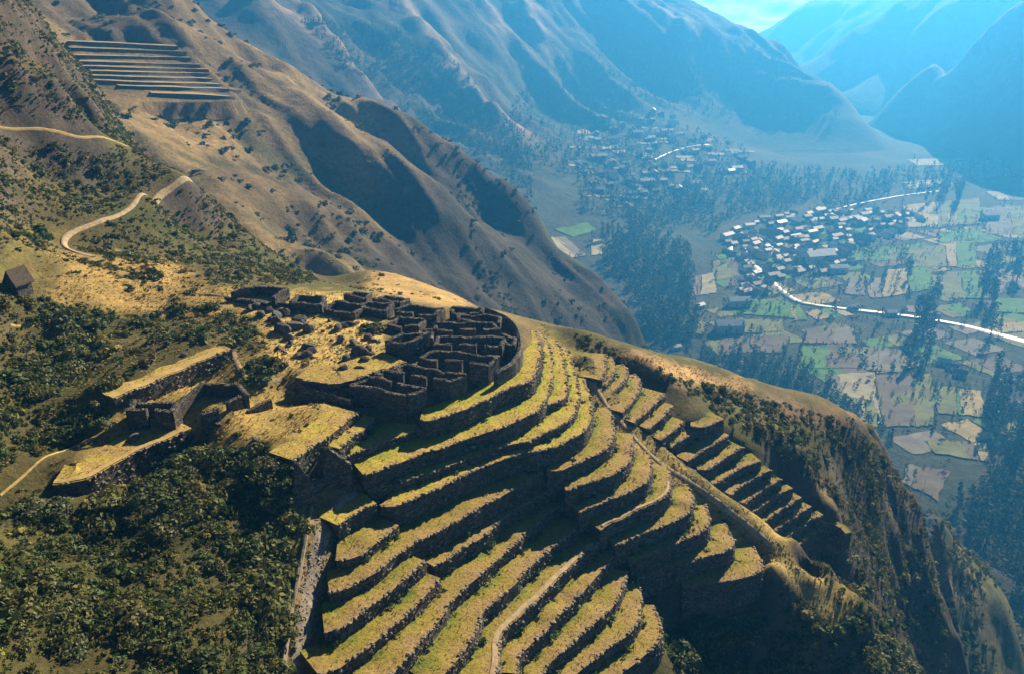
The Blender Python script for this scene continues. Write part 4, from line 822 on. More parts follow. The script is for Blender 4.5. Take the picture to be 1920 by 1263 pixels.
ZONES = [  # (pixel outline, plants per square metre: large, small, size, where)
 ([(-400,880),(50,885),(100,955),(240,925),(360,850),(470,835),(545,870),(572,950),(540,1080),(520,1320),(-400,1320)], .24, 3.2, (1.0,2.3), 'on the lower left slope'),
 ([(-400,560),(90,560),(250,590),(400,570),(500,620),(515,700),(430,650),(330,640),(205,740),(200,800),(120,830),(40,890),(-400,930)], .17, 1.8, (1.0,2.1), 'on the slope left of the ruins'),
 ([(455,690),(515,690),(510,720),(450,715)], .12, .5, (1.3,2.0), 'in the thicket by the sunken enclosure'),
 ([(-400,-60),(60,-60),(350,340),(600,530),(420,540),(330,500),(250,530),(100,470),(-400,560)], .05, 1.0, (.8,1.7), 'on the upper left hillside'),
 ([(1070,625),(1130,640),(1200,690),(1400,740),(1600,790),(1660,900),(1640,1030),(1590,960),(1430,830),(1300,740),(1190,690),(1110,700)], .12, 1.3, (.8,1.6), 'on the brush slope right of the terraces'),
 ([(1400,1110),(1480,1120),(1620,1165),(1720,1280),(1560,1320),(1380,1320),(1250,1240),(1300,1130)], .22, 2.2, (1.0,2.2), 'at the foot of the dark gully'),
 ([(1600,800),(1720,920),(1800,1300),(1690,1290),(1640,1060),(1670,900)], .09, .9, (.8,1.7), 'on the cliff at the right'),
 ([(1500,1000),(1600,970),(1720,1100),(1740,1290),(1600,1210),(1560,1120)], .14, 1.6, (.8,1.8), 'below the last short terraces'),
 ([(1240,870),(1330,930),(1450,1020),(1440,1090),(1300,960)], .0, .9, (.6,1.0), 'beside the ridge track'),
 ([(690,505),(880,570),(600,535)], .004, .1, (.7,1.2), 'on the dry spur'),
 ([(100,470),(330,490),(430,570),(250,590),(90,560)], .004, .18, (.8,1.4), 'on the dry patch below the trail'),
 ([(430,650),(700,545),(720,690),(640,735),(560,860),(380,850),(110,910),(205,750)], .0, .05, (.8,1.2), 'in the courts')]
n0 = 60000; X = RNG.uniform(-170, 170, n0); Y = RNG.uniform(45, 330, n0); Zg = NEAR.z(X, Y); PX, PY = proj(np.stack([X, Y, Zg], -1)); AREA = 340*285/n0
def clear_of_terraces(x, y, m=.6):
    ok = np.ones(len(x), bool)
    for k, (lip, inner, z) in BENCH.items():
        poly = np.r_[lip[::3, :2]-left_normal(lip)[::3]*m, inner[::-3, :2]]; ok &= ~inpoly(x, y, [tuple(p) for p in poly])
    return ok
okT = clear_of_terraces(X, Y)
for L in TRL:
    for p in L: okT &= np.hypot(X-p[0], Y-p[1]) > 2.6
used = np.zeros(n0, bool); BIG = []; SMALL = []
clump = fbm(X, Y, 11, 3, 171); _sx = (NEAR.z(X+1.5, Y)-NEAR.z(X-1.5, Y))/3; _sy = (NEAR.z(X, Y+1.5)-NEAR.z(X, Y-1.5))/3; STEEP = np.minimum(np.sqrt(1+_sx**2+_sy**2), 3.5)
for poly, big, small, (s0, s1), where in ZONES:
    m = inpoly(PX, PY, poly) & okT & ~used; used |= m; u = RNG.uniform(0, 1, n0); kb = big*AREA*STEEP*np.clip(1+clump*2.2, .15, 3); ks = small*AREA*STEEP*np.clip(1+clump*1.2, .3, 2.2)
    for i in np.where(m & (u < kb))[0]: BIG.append((X[i], Y[i], Zg[i], random.triangular(s0*.8, s1*1.25, s0)*(1.25 if clump[i] > .3 else 1), where))
    nrep = np.maximum(1, int(small*AREA*2.5+1))
    for r in range(nrep):
        sel = np.where(m & (RNG.uniform(0, 1, n0) < ks/nrep))[0]
        j = RNG.uniform(-1.2, 1.2, (len(sel), 2)); SMALL.append(np.c_[X[sel]+j[:, 0], Y[sel]+j[:, 1]])
for x, y, s in [(694,617,2.6),(684,622,1.8),(178,785,2.4),(125,805,2.3),(485,712,2.4),(470,688,2.2),(500,690,1.8),(280,520,2.2),(265,515,1.8),(300,520,1.6),(640,570,1.2),(1110,690,1.1),(1100,672,1.2),(1128,725,1.0),(420,845,1.8),(450,850,1.5),(500,860,1.6),(530,868,1.4)]:
    p = NEAR.hit(x, y)
    if p is not None: BIG.append((p[0], p[1], p[2], s, 'beside the plaza and courts'))
BIG = np.array([(a, b, c, d) for a, b, c, d, _ in BIG], float), [e for *_, e in BIG]
BP, BW = BIG; bx, by = proj(BP[:, :3]); inn = (bx > -20) & (bx < 1940) & (by > -20) & (by < 1290); dist = np.linalg.norm(BP[:, :3]-np.array([0,0,CAMZ]), axis=1); rank = np.argsort(-(BP[:, 3]/dist)*inn)
print('large shrubs', len(BP), 'in view', inn.sum())
def spot(x, y):
    h = ['far left','left','inner left','centre left','centre right','right','far right'][int(np.searchsorted([110,240,400,960,1300,1600], x))]
    v = ['top','upper','middle','lower','low','bottom'][int(np.searchsorted([420,640,860,1040,1150], y))]
    return h+' '+v
ADJ = ['low spreading','rounded','tall leafy','open straggly']
for q_, i in enumerate(rank[:280]):
    if not inn[i]: continue
    s = BP[i, 3]; t = q_ % 8
    o = put('shrub', SHR_ME[t], M_shrub, None, (BP[i, 0], BP[i, 1], BP[i, 2]-.12*s), random.uniform(0, 6.28), (s*random.uniform(.85,1.2), s*random.uniform(.85,1.2), s*random.uniform(.75,1.15)))
    tag(o, f'{"big" if s > 2.1 else "small" if s < 1.3 else "middling"} {ADJ[t % 4]} shrub {BW[i]}, {spot(bx[i], by[i])}', 'shrub', f'shrubs {BW[i]}')
rest = np.setdiff1d(np.arange(len(BP)), rank[:280])
P = []; S = []
if len(rest): P.append(BP[rest, :3]-np.array([0,0,.1])); S.append(BP[rest, 3:4]*RNG.uniform(.8, 1.1, (len(rest), 3)))
xy = np.concatenate(SMALL); g = clear_of_terraces(xy[:, 0], xy[:, 1]); xy = xy[g]; zz = NEAR.z(xy[:, 0], xy[:, 1]); s = RNG.uniform(.2, .6, len(xy))**1.0*np.where(RNG.uniform(0, 1, len(xy)) < .15, 1.7, 1)
P.append(np.c_[xy, zz-.06]); S.append(s[:, None]*RNG.uniform(.75, 1.25, (len(xy), 3)))
P = np.concatenate(P); S = np.concatenate(S); print('small plants', len(P))
tag(scatter_mesh('scrub_cover', SHS, P, S, tones_for(len(P)), M_cover), 'low scrub and tussocks covering the ridge slopes', kind='stuff')
# tussocks on the terrace benches and green plants at the foot of their walls
def tuft(seed, n=9):
    r = np.random.default_rng(seed); a = r.uniform(0, 6.28, n); l = r.uniform(.5, 1, n); w = .16; d = np.stack([np.cos(a), np.sin(a)], -1); e = np.stack([-d[:, 1], d[:, 0]], -1)*w
    b = d*.1; tp = d*r.uniform(.3, .9, n)[:, None]; V = np.stack([np.c_[b-e, np.zeros(n)], np.c_[b+e, np.zeros(n)], np.c_[tp, l]], 1); return V.reshape(-1, 3), np.arange(n*3).reshape(n, 3), np.repeat(np.repeat(r.uniform(.7, 1.3, n)[:, None], 3, 1), 3, 0)
TUF = [tuft(i) for i in range(6)]
TP, TT, WP = [], [], []
for k, (lip, inner, z) in BENCH.items():
    L = len(lip)*.9; wd = np.linalg.norm(inner[:, :2]-lip[:, :2], axis=1); m = int(L*wd.mean()*1.5); t = RNG.uniform(0, len(lip)-1.01, m); i = t.astype(int); f = (t-i)[:, None]; s = RNG.uniform(.04, .9, m)[:, None]
    a = lip[i]*(1-f)+lip[i+1]*f; b = inner[i]*(1-f)+inner[i+1]*f; TP.append(a+(b-a)*s-np.array([0,0,.03])); TT.append(s[:, 0])
    m = int(L*.5); t = RNG.integers(0, len(lip), m); w_ = LIPS[k][1]; N = left_normal(lip)[t]; q_ = lip[t].copy(); q_[:, :2] -= N*RNG.uniform(.2, .7, m)[:, None]; q_[:, 2] -= RNG.uniform(.55, 1.05, m)*w_; WP.append(q_)
TP = np.concatenate(TP); TT = np.concatenate(TT); n = len(TP); print('tussocks', n)
c = np.array([.27,.195,.08])*(1-TT[:, None])+np.array([.17,.20,.04])*TT[:, None]; c = c*RNG.uniform(.75, 1.35, (n, 1))
s = RNG.uniform(.10, .28, n); tag(scatter_mesh('terrace_tussocks', TUF, TP, np.c_[s, s, s*RNG.uniform(.6, 1.1, n)], c, M_cover), 'dry grass tussocks on the terrace benches', kind='stuff')
WP = np.concatenate(WP); n = len(WP); s = RNG.uniform(.25, .75, n); tc = np.where(RNG.uniform(0, 1, (n, 1)) < .12, np.array([[.20,.26,.17]]), np.array([[.07,.12,.03]]))*RNG.uniform(.7, 1.3, (n, 1))
tag(scatter_mesh('wall_plants', SHS, WP, np.c_[s, s, s], tc, M_cover), 'green plants growing at the terrace walls', kind='stuff')
# dry grass over the open ground near the ruins
m = inpoly(PX, PY, [(90,470),(330,480),(430,540),(700,550),(720,690),(640,735),(560,860),(360,850),(100,915),(60,560)]) | inpoly(PX, PY, [(1130,645),(1400,715),(1400,735),(1180,680)]) | inpoly(PX, PY, [(1010,600),(1100,690),(1300,890),(1640,1160),(1560,1190),(1290,960),(1050,700)]) | inpoly(PX, PY, [(560,930),(720,900),(720,960),(650,980),(610,1300),(515,1300)])
sel = np.where(m & okT)[0]; sel = np.repeat(sel, 3); q_ = np.c_[X[sel]+RNG.uniform(-1, 1, len(sel)), Y[sel]+RNG.uniform(-1, 1, len(sel))]; n = len(q_); s = RNG.uniform(.16, .44, n)
tag(scatter_mesh('dry_grass', TUF, np.c_[q_, NEAR.z(q_[:, 0], q_[:, 1])-.02], np.c_[s, s, s], np.array([.44,.32,.11])*RNG.uniform(.65, 1.3, (n, 1)), M_cover), 'dry golden grass on the open ground', kind='stuff')
# rough scrub on the slope across the side valley and on the lower spur
for G, nm, lab, cnt, sz, cmul in ((MID, 'mountain_scrub', 'dark scrub dotted over the golden slope', 9000, (1.0, 3.6), 1.0), (LOW, 'spur_scrub', 'scrub on the lower spur', 5000, (.8, 2.4), 1.1)):
    x = RNG.uniform(G.x[1], G.x[-2], cnt*3); y = RNG.uniform(G.y[1], G.y[-2], cnt*3); d = fbm(x, y, 45 if G is MID else 20, 4, 181); z = G.z(x, y); ppx, ppy = proj(np.stack([x, y, z], -1))
    p_ = np.clip(d*1.6+.28, .03, 1)*np.where(ppx+ppy*.4 > 700, 1.0, .35); keep = (RNG.uniform(0, 1, cnt*3) < p_) & (ppx > -100) & (ppx < 2000) & (ppy > -60) & (ppy < 1300) & ~inpoly(ppx, ppy, [(120,75),(350,80),(460,192),(150,200)])
    if G is LOW: keep &= (x > 165) & (x > y*.58)
    x, y, z = x[keep], y[keep], z[keep]; s = RNG.uniform(*sz, len(x)); tag(scatter_mesh(nm, SHS, np.c_[x, y, z-.2], s[:, None]*RNG.uniform(.8, 1.2, (len(x), 3)), tones_for(len(x), .8*cmul), M_cover), lab, kind='stuff')

# ------------------------------------------------------------------ far terraces on the golden slope
M_fwall = mat_stone('far_terrace_masonry', (.07,.06,.05), (.10,.085,.07), (.14,.12,.09), .6, .6)
M_fbench = mat_simple('far_terrace_grass', [(.3,(.22,.155,.07)),(.7,(.42,.31,.13))], .12, bstr=.4, bdist=.4)
FT = [(128,84,335,93),(133,96,350,103),(140,110,358,114),(147,121,376,127),(151,130,392,136),(155,139,414,144),(159,148,420,154),(163,157,432,165),(225,167,452,174),(285,181,440,188)]
for i, (x0, y0, x1, y1) in enumerate(FT):
    t_ = np.linspace(0, 1, 12); pts = [MID.hit(x0+(x1-x0)*t, y0+(y1-y0)*t, 330) for t in t_]; pts = np.array([p for p in pts if p is not None])
    zc = np.polyval(np.polyfit(np.arange(len(pts)), pts[:, 2], 3), np.arange(len(pts)))+2.0+fbm(pts[:, 0], pts[:, 1], 30, 2, 3)*.5; P = smooth_line(np.c_[pts[:, :2], zc], 4.0, 1); N = left_normal(P)
    n = len(P); s = np.arange(n)*1.0; wdt = 6.0; zl = P[:, 2]
    V = np.stack([np.c_[P[:, :2]-N*.5, zl-5.0], np.c_[P[:, :2]-N*.25, zl-2], P], 1); root = empty('far_terrace', tuple(P[n//2]-np.array([0,0,3]))); off = np.array(root.location)
    idx = np.arange(n*3).reshape(n, 3); f = np.stack([idx[:-1, :-1], idx[1:, :-1], idx[1:, 1:], idx[:-1, 1:]], -1).reshape(-1, 4); put('retaining_wall', np_mesh('retaining_wall', V.reshape(-1, 3)-off, f), M_fwall, root)
    V = np.stack([P+np.array([0,0,.01]), np.c_[P[:, :2]+N*wdt*.5, zl+.15+vnoise(s, s*0, 2)*.15], np.c_[P[:, :2]+N*wdt, zl+.4]], 1); put('grass_bench', np_mesh('grass_bench', V.reshape(-1, 3)-off, f), M_fbench, root)
    tag(root, f'{ORD[i]} from the top of the far terraces striping the slope upper left', 'terrace', 'far terraces on the slope upper left')

# ------------------------------------------------------------------ fields and roads in the valley
def field_mat(name, c, var=.35):
    return mat_simple(name, [(.3, tuple(v*(1-var) for v in c)), (.7, tuple(v*(1+var) for v in c))], .06, bstr=.3, bdist=.6, detail=6)
FC = {'green': field_mat('green_crop', (.075,.16,.03)), 'pale': field_mat('pale_stubble', (.28,.245,.15)), 'brown': field_mat('ploughed_earth', (.125,.10,.072)), 'olive': field_mat('olive_pasture', (.135,.145,.05)), 'grey': field_mat('stony_field', (.155,.14,.11)), 'gold': field_mat('straw_field', (.27,.22,.10))}
_h = FAR.hit
def field(Q, kind, label, lift=.9):
    c = [FAR.hit(x, y, 400) for x, y in Q]
    if any(p is None for p in c): return
    c = np.array(c); n = 6; u, v = np.meshgrid(np.linspace(0, 1, n), np.linspace(0, 1, n)); w = np.stack([(1-u)*(1-v), u*(1-v), u*v, (1-u)*v], -1)
    p = w@c[:, :2]; p += RNG.uniform(-1.5, 1.5, p.shape); z = FAR.z(p[..., 0], p[..., 1])+lift; V = np.concatenate([p, z[..., None]], -1).reshape(-1, 3)
    idx = np.arange(n*n).reshape(n, n); f = np.stack([idx[:-1, :-1], idx[:-1, 1:], idx[1:, 1:], idx[1:, :-1]], -1).reshape(-1, 4); tag(put('field', np_mesh('field', V, f[:, ::-1]), FC[kind]), label, kind='structure')
FIELDS = [([(1505,650),(1612,652),(1612,693),(1500,690)],'green'),([(1582,656),(1616,653),(1618,664),(1585,668)],'olive'),([(1512,618),(1598,614),(1608,646),(1506,644)],'brown'),([(1618,652),(1690,656),(1692,700),(1616,694)],'grey'),
 ([(1645,704),(1748,702),(1752,800),(1652,802)],'brown'),([(1672,738),(1706,738),(1708,760),(1670,760)],'olive'),([(1754,722),(1840,736),(1848,782),(1758,776)],'olive'),([(1612,752),(1648,752),(1656,808),(1606,790)],'gold'),([(1548,704),(1640,698),(1644,752),(1562,742)],'grey'),
 ([(1692,386),(1838,372),(1838,420),(1702,428)],'pale'),([(1602,474),(1680,470),(1690,490),(1602,490)],'green'),([(1756,440),(1840,426),(1844,448),(1762,458)],'green'),([(1844,392),(1925,386),(1925,440),(1848,440)],'grey'),([(1694,470),(1828,452),(1832,500),(1702,502)],'olive'),
 ([(1662,508),(1738,502),(1758,542),(1652,560)],'gold'),([(1764,512),(1850,508),(1860,562),(1772,560)],'olive'),([(1862,500),(1925,500),(1925,540),(1868,545)],'grey'),([(1862,560),(1925,562),(1925,590),(1866,586)],'green'),([(1292,522),(1340,512),(1344,550),(1288,560)],'grey'),([(1334,492),(1380,484),(1390,520),(1342,528)],'olive'),
 ([(1288,600),(1330,602),(1322,630),(1282,624)],'green'),([(1380,600),(1470,600),(1468,622),(1372,626)],'olive'),([(1352,634),(1480,630),(1470,662),(1344,662)],'brown'),([(1402,562),(1480,568),(1500,598),(1392,590)],'green'),([(1732,826),(1850,832),(1858,868),(1752,852)],'olive'),([(1702,872),(1780,884),(1760,940),(1692,905)],'grey'),
 ([(1432,452),(1496,456),(1508,474),(1452,478)],'pale'),([(1776,402),(1838,398),(1838,412),(1780,416)],'gold'),([(1480,575),(1500,572),(1512,600),(1490,602)],'gold'),([(1590,528),(1620,524),(1622,556),(1580,552)],'grey'),([(1625,526),(1650,522),(1655,560),(1630,560)],'grey'),([(1700,300),(1900,296),(1900,306),(1720,312)],'pale'),
 ([(1800,318),(1925,312),(1925,330),(1830,334)],'pale'),([(1690,342),(1780,335),(1790,348),(1700,356)],'pale'),([(1846,360),(1925,362),(1925,376),(1870,376)],'pale'),([(1850,610),(1925,604),(1925,622),(1860,628)],'gold'),([(1700,575),(1760,578),(1755,590),(1702,586)],'grey'),([(1860,800),(1925,790),(1925,830),(1870,840)],'olive'),
 ([(1040,432),(1100,418),(1120,432),(1075,446)],'green'),([(1000,450),(1060,445),(1100,480),(1050,490)],'pale'),([(1110,450),(1135,452),(1132,478),(1108,480)],'pale')]
FNAME = {'green':'bright green crop field','pale':'pale stubble field','brown':'ploughed brown field','olive':'olive pasture','grey':'stony grey-brown field','gold':'straw-coloured field'}
HEDGE = []                                                     # edges of the plots, planted below
def hedge(Q):
    for a, b in zip(Q, Q[1:]+Q[:1]): HEDGE.append((a, b))
NEXT = {'green':['green','olive','green','brown'],'pale':['pale','gold','grey','olive'],'brown':['brown','grey','olive','brown'],'olive':['olive','green','gold','brown'],'grey':['grey','brown','olive','pale'],'gold':['gold','olive','pale','green']}
def plot(Q, k, lift):                                          # a plot worked in two to four strips
    Q = [np.array(q, float) for q in Q]; n = random.choice([1, 2, 2, 3]); hedge([tuple(q) for q in Q])
    cut = np.r_[0, np.sort(RNG.uniform(.2, .8, n-1)), 1]
    for i in range(n):
        t0, t1 = cut[i], cut[i+1]-.015; kk = k if i == 0 else random.choice(NEXT[k])
        field([Q[0]+(Q[1]-Q[0])*t0, Q[0]+(Q[1]-Q[0])*t1, Q[3]+(Q[2]-Q[3])*t1, Q[3]+(Q[2]-Q[3])*t0], kk, FNAME[kk]+' in the valley', lift)
for Q, k in FIELDS: plot(Q, k, .95)
VAL = [(1300,520),(1350,470),(1760,405),(1925,380),(1925,800),(1850,860),(1760,930),(1640,800),(1500,735),(1300,655)]
for gx in range(16):                                           # the rest of the valley floor: a loose mosaic of small plots
    for gy in range(20):
        c0 = np.array([150+gx*62+(gy % 2)*25, 540+gy*46]); R2 = np.array([[.94,-.34],[.34,.94]]); c0 = np.array([150., 540.])+R2@(c0-np.array([150., 540.]))
        cc = c0+R2@np.array([28., 20.]); px_, py_ = proj((cc[0], cc[1], 1.0))
        if not inpoly(np.array([px_]), np.array([py_]), VAL)[0] or random.random() < .22: continue
        W_, H_ = random.uniform(40, 56), random.uniform(26, 40); q4 = [c0+R2@np.array(v) for v in ((0,0),(W_,random.uniform(-4,4)),(W_+random.uniform(-6,6),H_),(random.uniform(-5,5),H_+random.uniform(-4,4)))]
        q4 = [tuple(float(u) for u in proj((v[0], v[1], float(FAR.z(v[0], v[1]))))) for v in q4]
        plot(q4, random.choice(['green','green','olive','olive','brown','grey','gold','olive']), .55)
V2 = [(1075,345),(1070,290),(1090,230),(1150,195),(1250,215),(1330,250),(1420,285),(1410,320),(1330,345),(1240,395),(1150,390),(1085,365)]
for _ in range(75):
    while True:
        x, y = random.uniform(1000, 1420), random.uniform(190, 400)
        if inpoly(np.array([x]), np.array([y]), V2)[0]: break
    w, h = random.uniform(10, 34), random.uniform(2.0, 5.5); field([(x-w/2,y),(x+w/2,y+random.uniform(-1,1)),(x+w/2+2,y+h),(x-w/2+2,y+h)], random.choice(['pale','pale','grey','olive','gold','green']), 'small field among the trees of the far village', 1.6)
M_road = mat_simple('pale_road', [(.3,(.34,.31,.28)),(.7,(.56,.52,.47))], .15, rough=.4, spec=.4)
def road(label, px, width, lift=1.4): return ribbon('road', label, px, width, M_road, lift, grid=FAR, step=1.6)
road('wide pale road crossing the valley floor', [(1925,642),(1860,625),(1800,610),(1750,602),(1700,594),(1650,588),(1600,583),(1550,577),(1500,571),(1482,560),(1465,546),(1447,530),(1430,514),(1412,498),(1400,488)], 13)
road('short pale road at the upper end of the village', [(1368,470),(1372,458),(1380,448),(1398,446),(1416,444)], 9)
road('straight street cutting through the village', [(1416,444),(1440,460),(1465,477),(1492,494)], 5)
road('track from the village to the far fields', [(1560,395),(1620,380),(1700,366),(1760,360)], 3.5)
road('winding road climbing through the far village', [(1228,300),(1245,292),(1262,284),(1290,276),(1330,272)], 3)

# ------------------------------------------------------------------ houses
M_adobe = mat_simple('adobe_wall', [(.3,(.16,.10,.07)),(.7,(.30,.22,.16))], .08)
M_white = mat_simple('whitewashed_wall', [(.3,(.5,.48,.45)),(.7,(.7,.68,.64))], .1)
M_tile = mat_simple('clay_tile_roof', [(.3,(.10,.06,.045)),(.7,(.19,.105,.075))], .5, rough=.6, spec=.4)
M_metal = mat_simple('sheet_metal_roof', [(.3,(.32,.33,.34)),(.7,(.52,.53,.54))], .2, rough=.3, spec=.8)
def house_meshes(l, w, h, rh, ov=.5):
    m = MB(); m.add([(-l/2,-w/2,-2),(l/2,-w/2,-2),(l/2,w/2,-2),(-l/2,w/2,-2),(-l/2,-w/2,h),(l/2,-w/2,h),(l/2,w/2,h),(-l/2,w/2,h),(-l/2,0,h+rh),(l/2,0,h+rh)], [(0,1,5,4),(2,3,7,6),(1,2,6,9,5),(3,0,4,8,7)])
    r = MB(); a, b = l/2+ov, w/2+ov; z0 = h-ov*rh/(w/2)
    for t, fl in ((.12, 0), (.30, 0)): pass
    top = [(-a,-b,z0+.12),(a,-b,z0+.12),(a,0,h+rh+.12),(-a,0,h+rh+.12),(a,b,z0+.12),(-a,b,z0+.12)]; bot = [(x, y, z+.22) for x, y, z in top]
    r.add(bot+top, [(0,1,2,3),(3,2,4,5),(9,8,7,6),(11,10,8,9),(0,6,7,1),(5,4,10,11),(1,7,8,2),(2,8,10,4),(3,9,6,0),(5,11,9,3)])
    d = MB(); box(d, (-l*.18,-w/2-.04,1.0), (1.1,.12,2.0)); q = MB(); box(q, (l*.2,-w/2-.04,1.5), (1.2,.12,1.0))
    return m.mesh('wall'), r.mesh('roof'), d.mesh('door'), q.mesh('window')
HV = [house_meshes(9,6,3.2,1.7), house_meshes(12,7,5.2,2.0), house_meshes(7.5,5.5,2.8,1.5), house_meshes(15,7,4.5,1.9)]
M_dark = mat_simple('dark_opening', [(.3,(.03,.025,.02)),(.7,(.05,.04,.035))], 1)
def house(p, rz, v, sc, wall, roof, label, group, cat='house', name='village_house'):
    root = empty(name, tuple(p), rz); root.scale = (sc,)*3; tag(root, label, cat, group); w, r, d, q = HV[v]
    for nm, me, mt in (('wall', w, wall), ('roof', r, roof), ('door', d, M_dark), ('window', q, M_dark)):
        o = bpy.data.objects.new(nm, me); COL.objects.link(o); o.parent = wo if nm in ('door', 'window') else root
        if nm == 'wall': wo = o
        if not me.materials: me.materials.append(None)
        o.material_slots[0].link = 'OBJECT'; o.material_slots[0].material = mt
VIL = [(1345,470),(1362,440),(1420,415),(1500,398),(1560,392),(1640,396),(1700,402),(1745,410),(1690,432),(1650,460),(1600,470),(1600,500),(1560,520),(1500,515),(1450,530),(1430,560),(1385,560),(1390,520),(1400,495),(1370,490)]
spots = []
def part(x, y):
    if x < 1430 and y < 400 and x < 1425 and y < 396:
        return ['lower left','lower middle','lower right','upper left','upper middle','upper right'][(0 if y > 290 else 3)+(0 if x < 1150 else 1 if x < 1270 else 2)]+' part'
    return ['near left','near middle','near right','middle left','centre','middle right','far left','far middle','far right'][(0 if y > 490 else 3 if y > 440 else 6)+(0 if x < 1450 else 1 if x < 1560 else 2)]+' part'
def place(poly, n, x0, x1, y0, y1, mind, rot, vname, where, grp, pale):
    c = 0; tries = 0
    while c < n and tries < n*60:
        tries += 1; x, y = random.uniform(x0, x1), random.uniform(y0, y1)
        if not inpoly(np.array([x]), np.array([y]), poly)[0]: continue
        p = FAR.hit(x, y, 400)
        if p is None or any(abs(p[0]-a) < mind and abs(p[1]-b) < mind for a, b in spots): continue
        spots.append((p[0], p[1])); c += 1; k = random.random(); v = random.choice([0,0,1,2,2,3]); mt = random.random() < pale
        house((p[0], p[1], FAR.z(p[0], p[1])+.2), rot+random.choice([0,1.57])+random.gauss(0,.12), v, random.uniform(1.0,1.5)*(1.25 if 'far' in where else 1), M_white if k < .2 else M_adobe, M_metal if mt else M_tile,
              f'{"pale metal-roofed" if mt else "brown tile-roofed"} {("low","two-storey","small square","long")[v]} house {where}, {part(x, y)}', grp)
place(VIL, 215, 1340, 1750, 390, 565, 8.5, .5, 'v', 'in the valley village', 'houses of the valley village', .2)
place(V2, 85, 1000, 1420, 190, 400, 16, .2, 'v', 'in the far village', 'houses of the far village', .65)
for x, y, sc, rz, lab in [(1367,622,2.0,.05,'long white-roofed shed alone among green fields'),(1312,578,1.2,.6,'white-roofed shed beside the gorge trees'),(1385,574,1.7,.1,'long pale shed below the village road'),(1534,492,2.6,.25,'largest pale-roofed hall at the edge of the village'),(1545,482,1.8,.2,'pale hall behind the largest one in the village'),(1570,511,1.6,.1,'pale roofed building at the lower right end of the village'),
    (1770,683,1.3,-.6,'pale roofed farmhouse by the ploughed field'),(1785,692,1.2,-.6,'dark farm building right of the pale farmhouse'),(1800,704,1.3,-.6,'last farm building in the row by the ploughed field'),(1855,412,1.8,.1,'bright shed in the pale fields at the right edge'),(1268,655,1.0,.4,'white building in the trees behind the dry field strip'),(1740,600,1.2,-.2,'roadside building left of the tall trees'),(1670,592,1.3,.1,'roadside building at the middle of the road'),(1600,580,1.2,.1,'roadside building near the village end of the road')]:
    p = FAR.hit(x, y, 400); house((p[0], p[1], FAR.z(p[0], p[1])+.2), rz, 3 if sc > 1.4 else 0, sc, M_white, M_tile if 'dark' in lab or 'last' in lab else M_metal, lab, 'scattered farm buildings', 'building', 'farm_building')

# ------------------------------------------------------------------ trees
def tree_parts(seed, n, hgt, rad, size, slim):
    r = np.random.default_rng(seed); m = MB(); lean = r.uniform(-.02, .02, 2)*hgt; cyl(m, (0,0,-1), (lean[0],lean[1],hgt*.55), hgt*.016, hgt*.01, 5); cyl(m, (lean[0],lean[1],hgt*.55), (lean[0]*1.3,lean[1]*1.3,hgt*.9), hgt*.01, hgt*.003, 5)
    for k in range(5): a = r.uniform(0, 6.28); z = hgt*r.uniform(.3, .7); cyl(m, (lean[0]*.7,lean[1]*.7,z), (math.cos(a)*rad*.7,math.sin(a)*rad*.7,z+hgt*.12), hgt*.006, hgt*.002, 4)
    nb = 9; bz = np.linspace(.28, .92, nb)+r.uniform(-.04, .04, nb); ba = r.uniform(0, 6.28, nb); br = rad*np.sin(np.clip((bz-.15)/.85, 0, 1)*math.pi)**.6*r.uniform(.55, 1, nb)
    bc = np.stack([np.cos(ba)*rad*.35+lean[0], np.sin(ba)*rad*.35+lean[1], bz*hgt], -1); k = r.integers(0, nb, n); d = r.normal(size=(n, 3)); d /= np.linalg.norm(d, axis=1)[:, None]
    c = bc[k]+d*(br[k]*r.uniform(.3, 1, n)**.5)[:, None]*np.array([.8,.8,1.1*slim]); nrm = d+r.normal(size=(n, 3))*.5; nrm /= np.linalg.norm(nrm, axis=1)[:, None]
    t = np.cross(nrm, r.normal(size=(n, 3))); t /= np.linalg.norm(t, axis=1)[:, None]; b = np.cross(nrm, t); s = size*r.uniform(.6, 1.3, n)[:, None]
    V = np.stack([c-t*s, c-b*s*.7, c+t*s, c+b*s*.7], 1).reshape(-1, 3); tone = r.uniform(.6, 1.4, n); col = np.repeat(np.stack([tone]*3, -1), 4, 0)
    return m, (V, np.arange(n*4).reshape(n, 4), col)
M_tree = mat_leaf('eucalyptus_leaves', [(0,(.035,.055,.022)),(.4,(.05,.07,.028)),(.7,(.065,.08,.035)),(1,(.045,.075,.025))], .15)
M_bark = mat_simple('eucalyptus_bark', [(.3,(.14,.11,.085)),(.7,(.28,.24,.19))], .4)
TR = [tree_parts(300+i, 240, 24, (3.6,4.4,5.2,3.2,4.8,6.0)[i], .85, (1.5,1.3,1.1,1.7,1.2,.9)[i]) for i in range(6)]
TRM = [(m.mesh('trunk'), np_mesh('crown', *c, smooth=False)) for m, c in TR]
TRS = [tree_parts(400+i, 55, 1.0, (.16,.2,.24,.14,.22,.28)[i], .062, (1.5,1.3,1.1,1.7,1.2,.9)[i])[1] for i in range(6)]
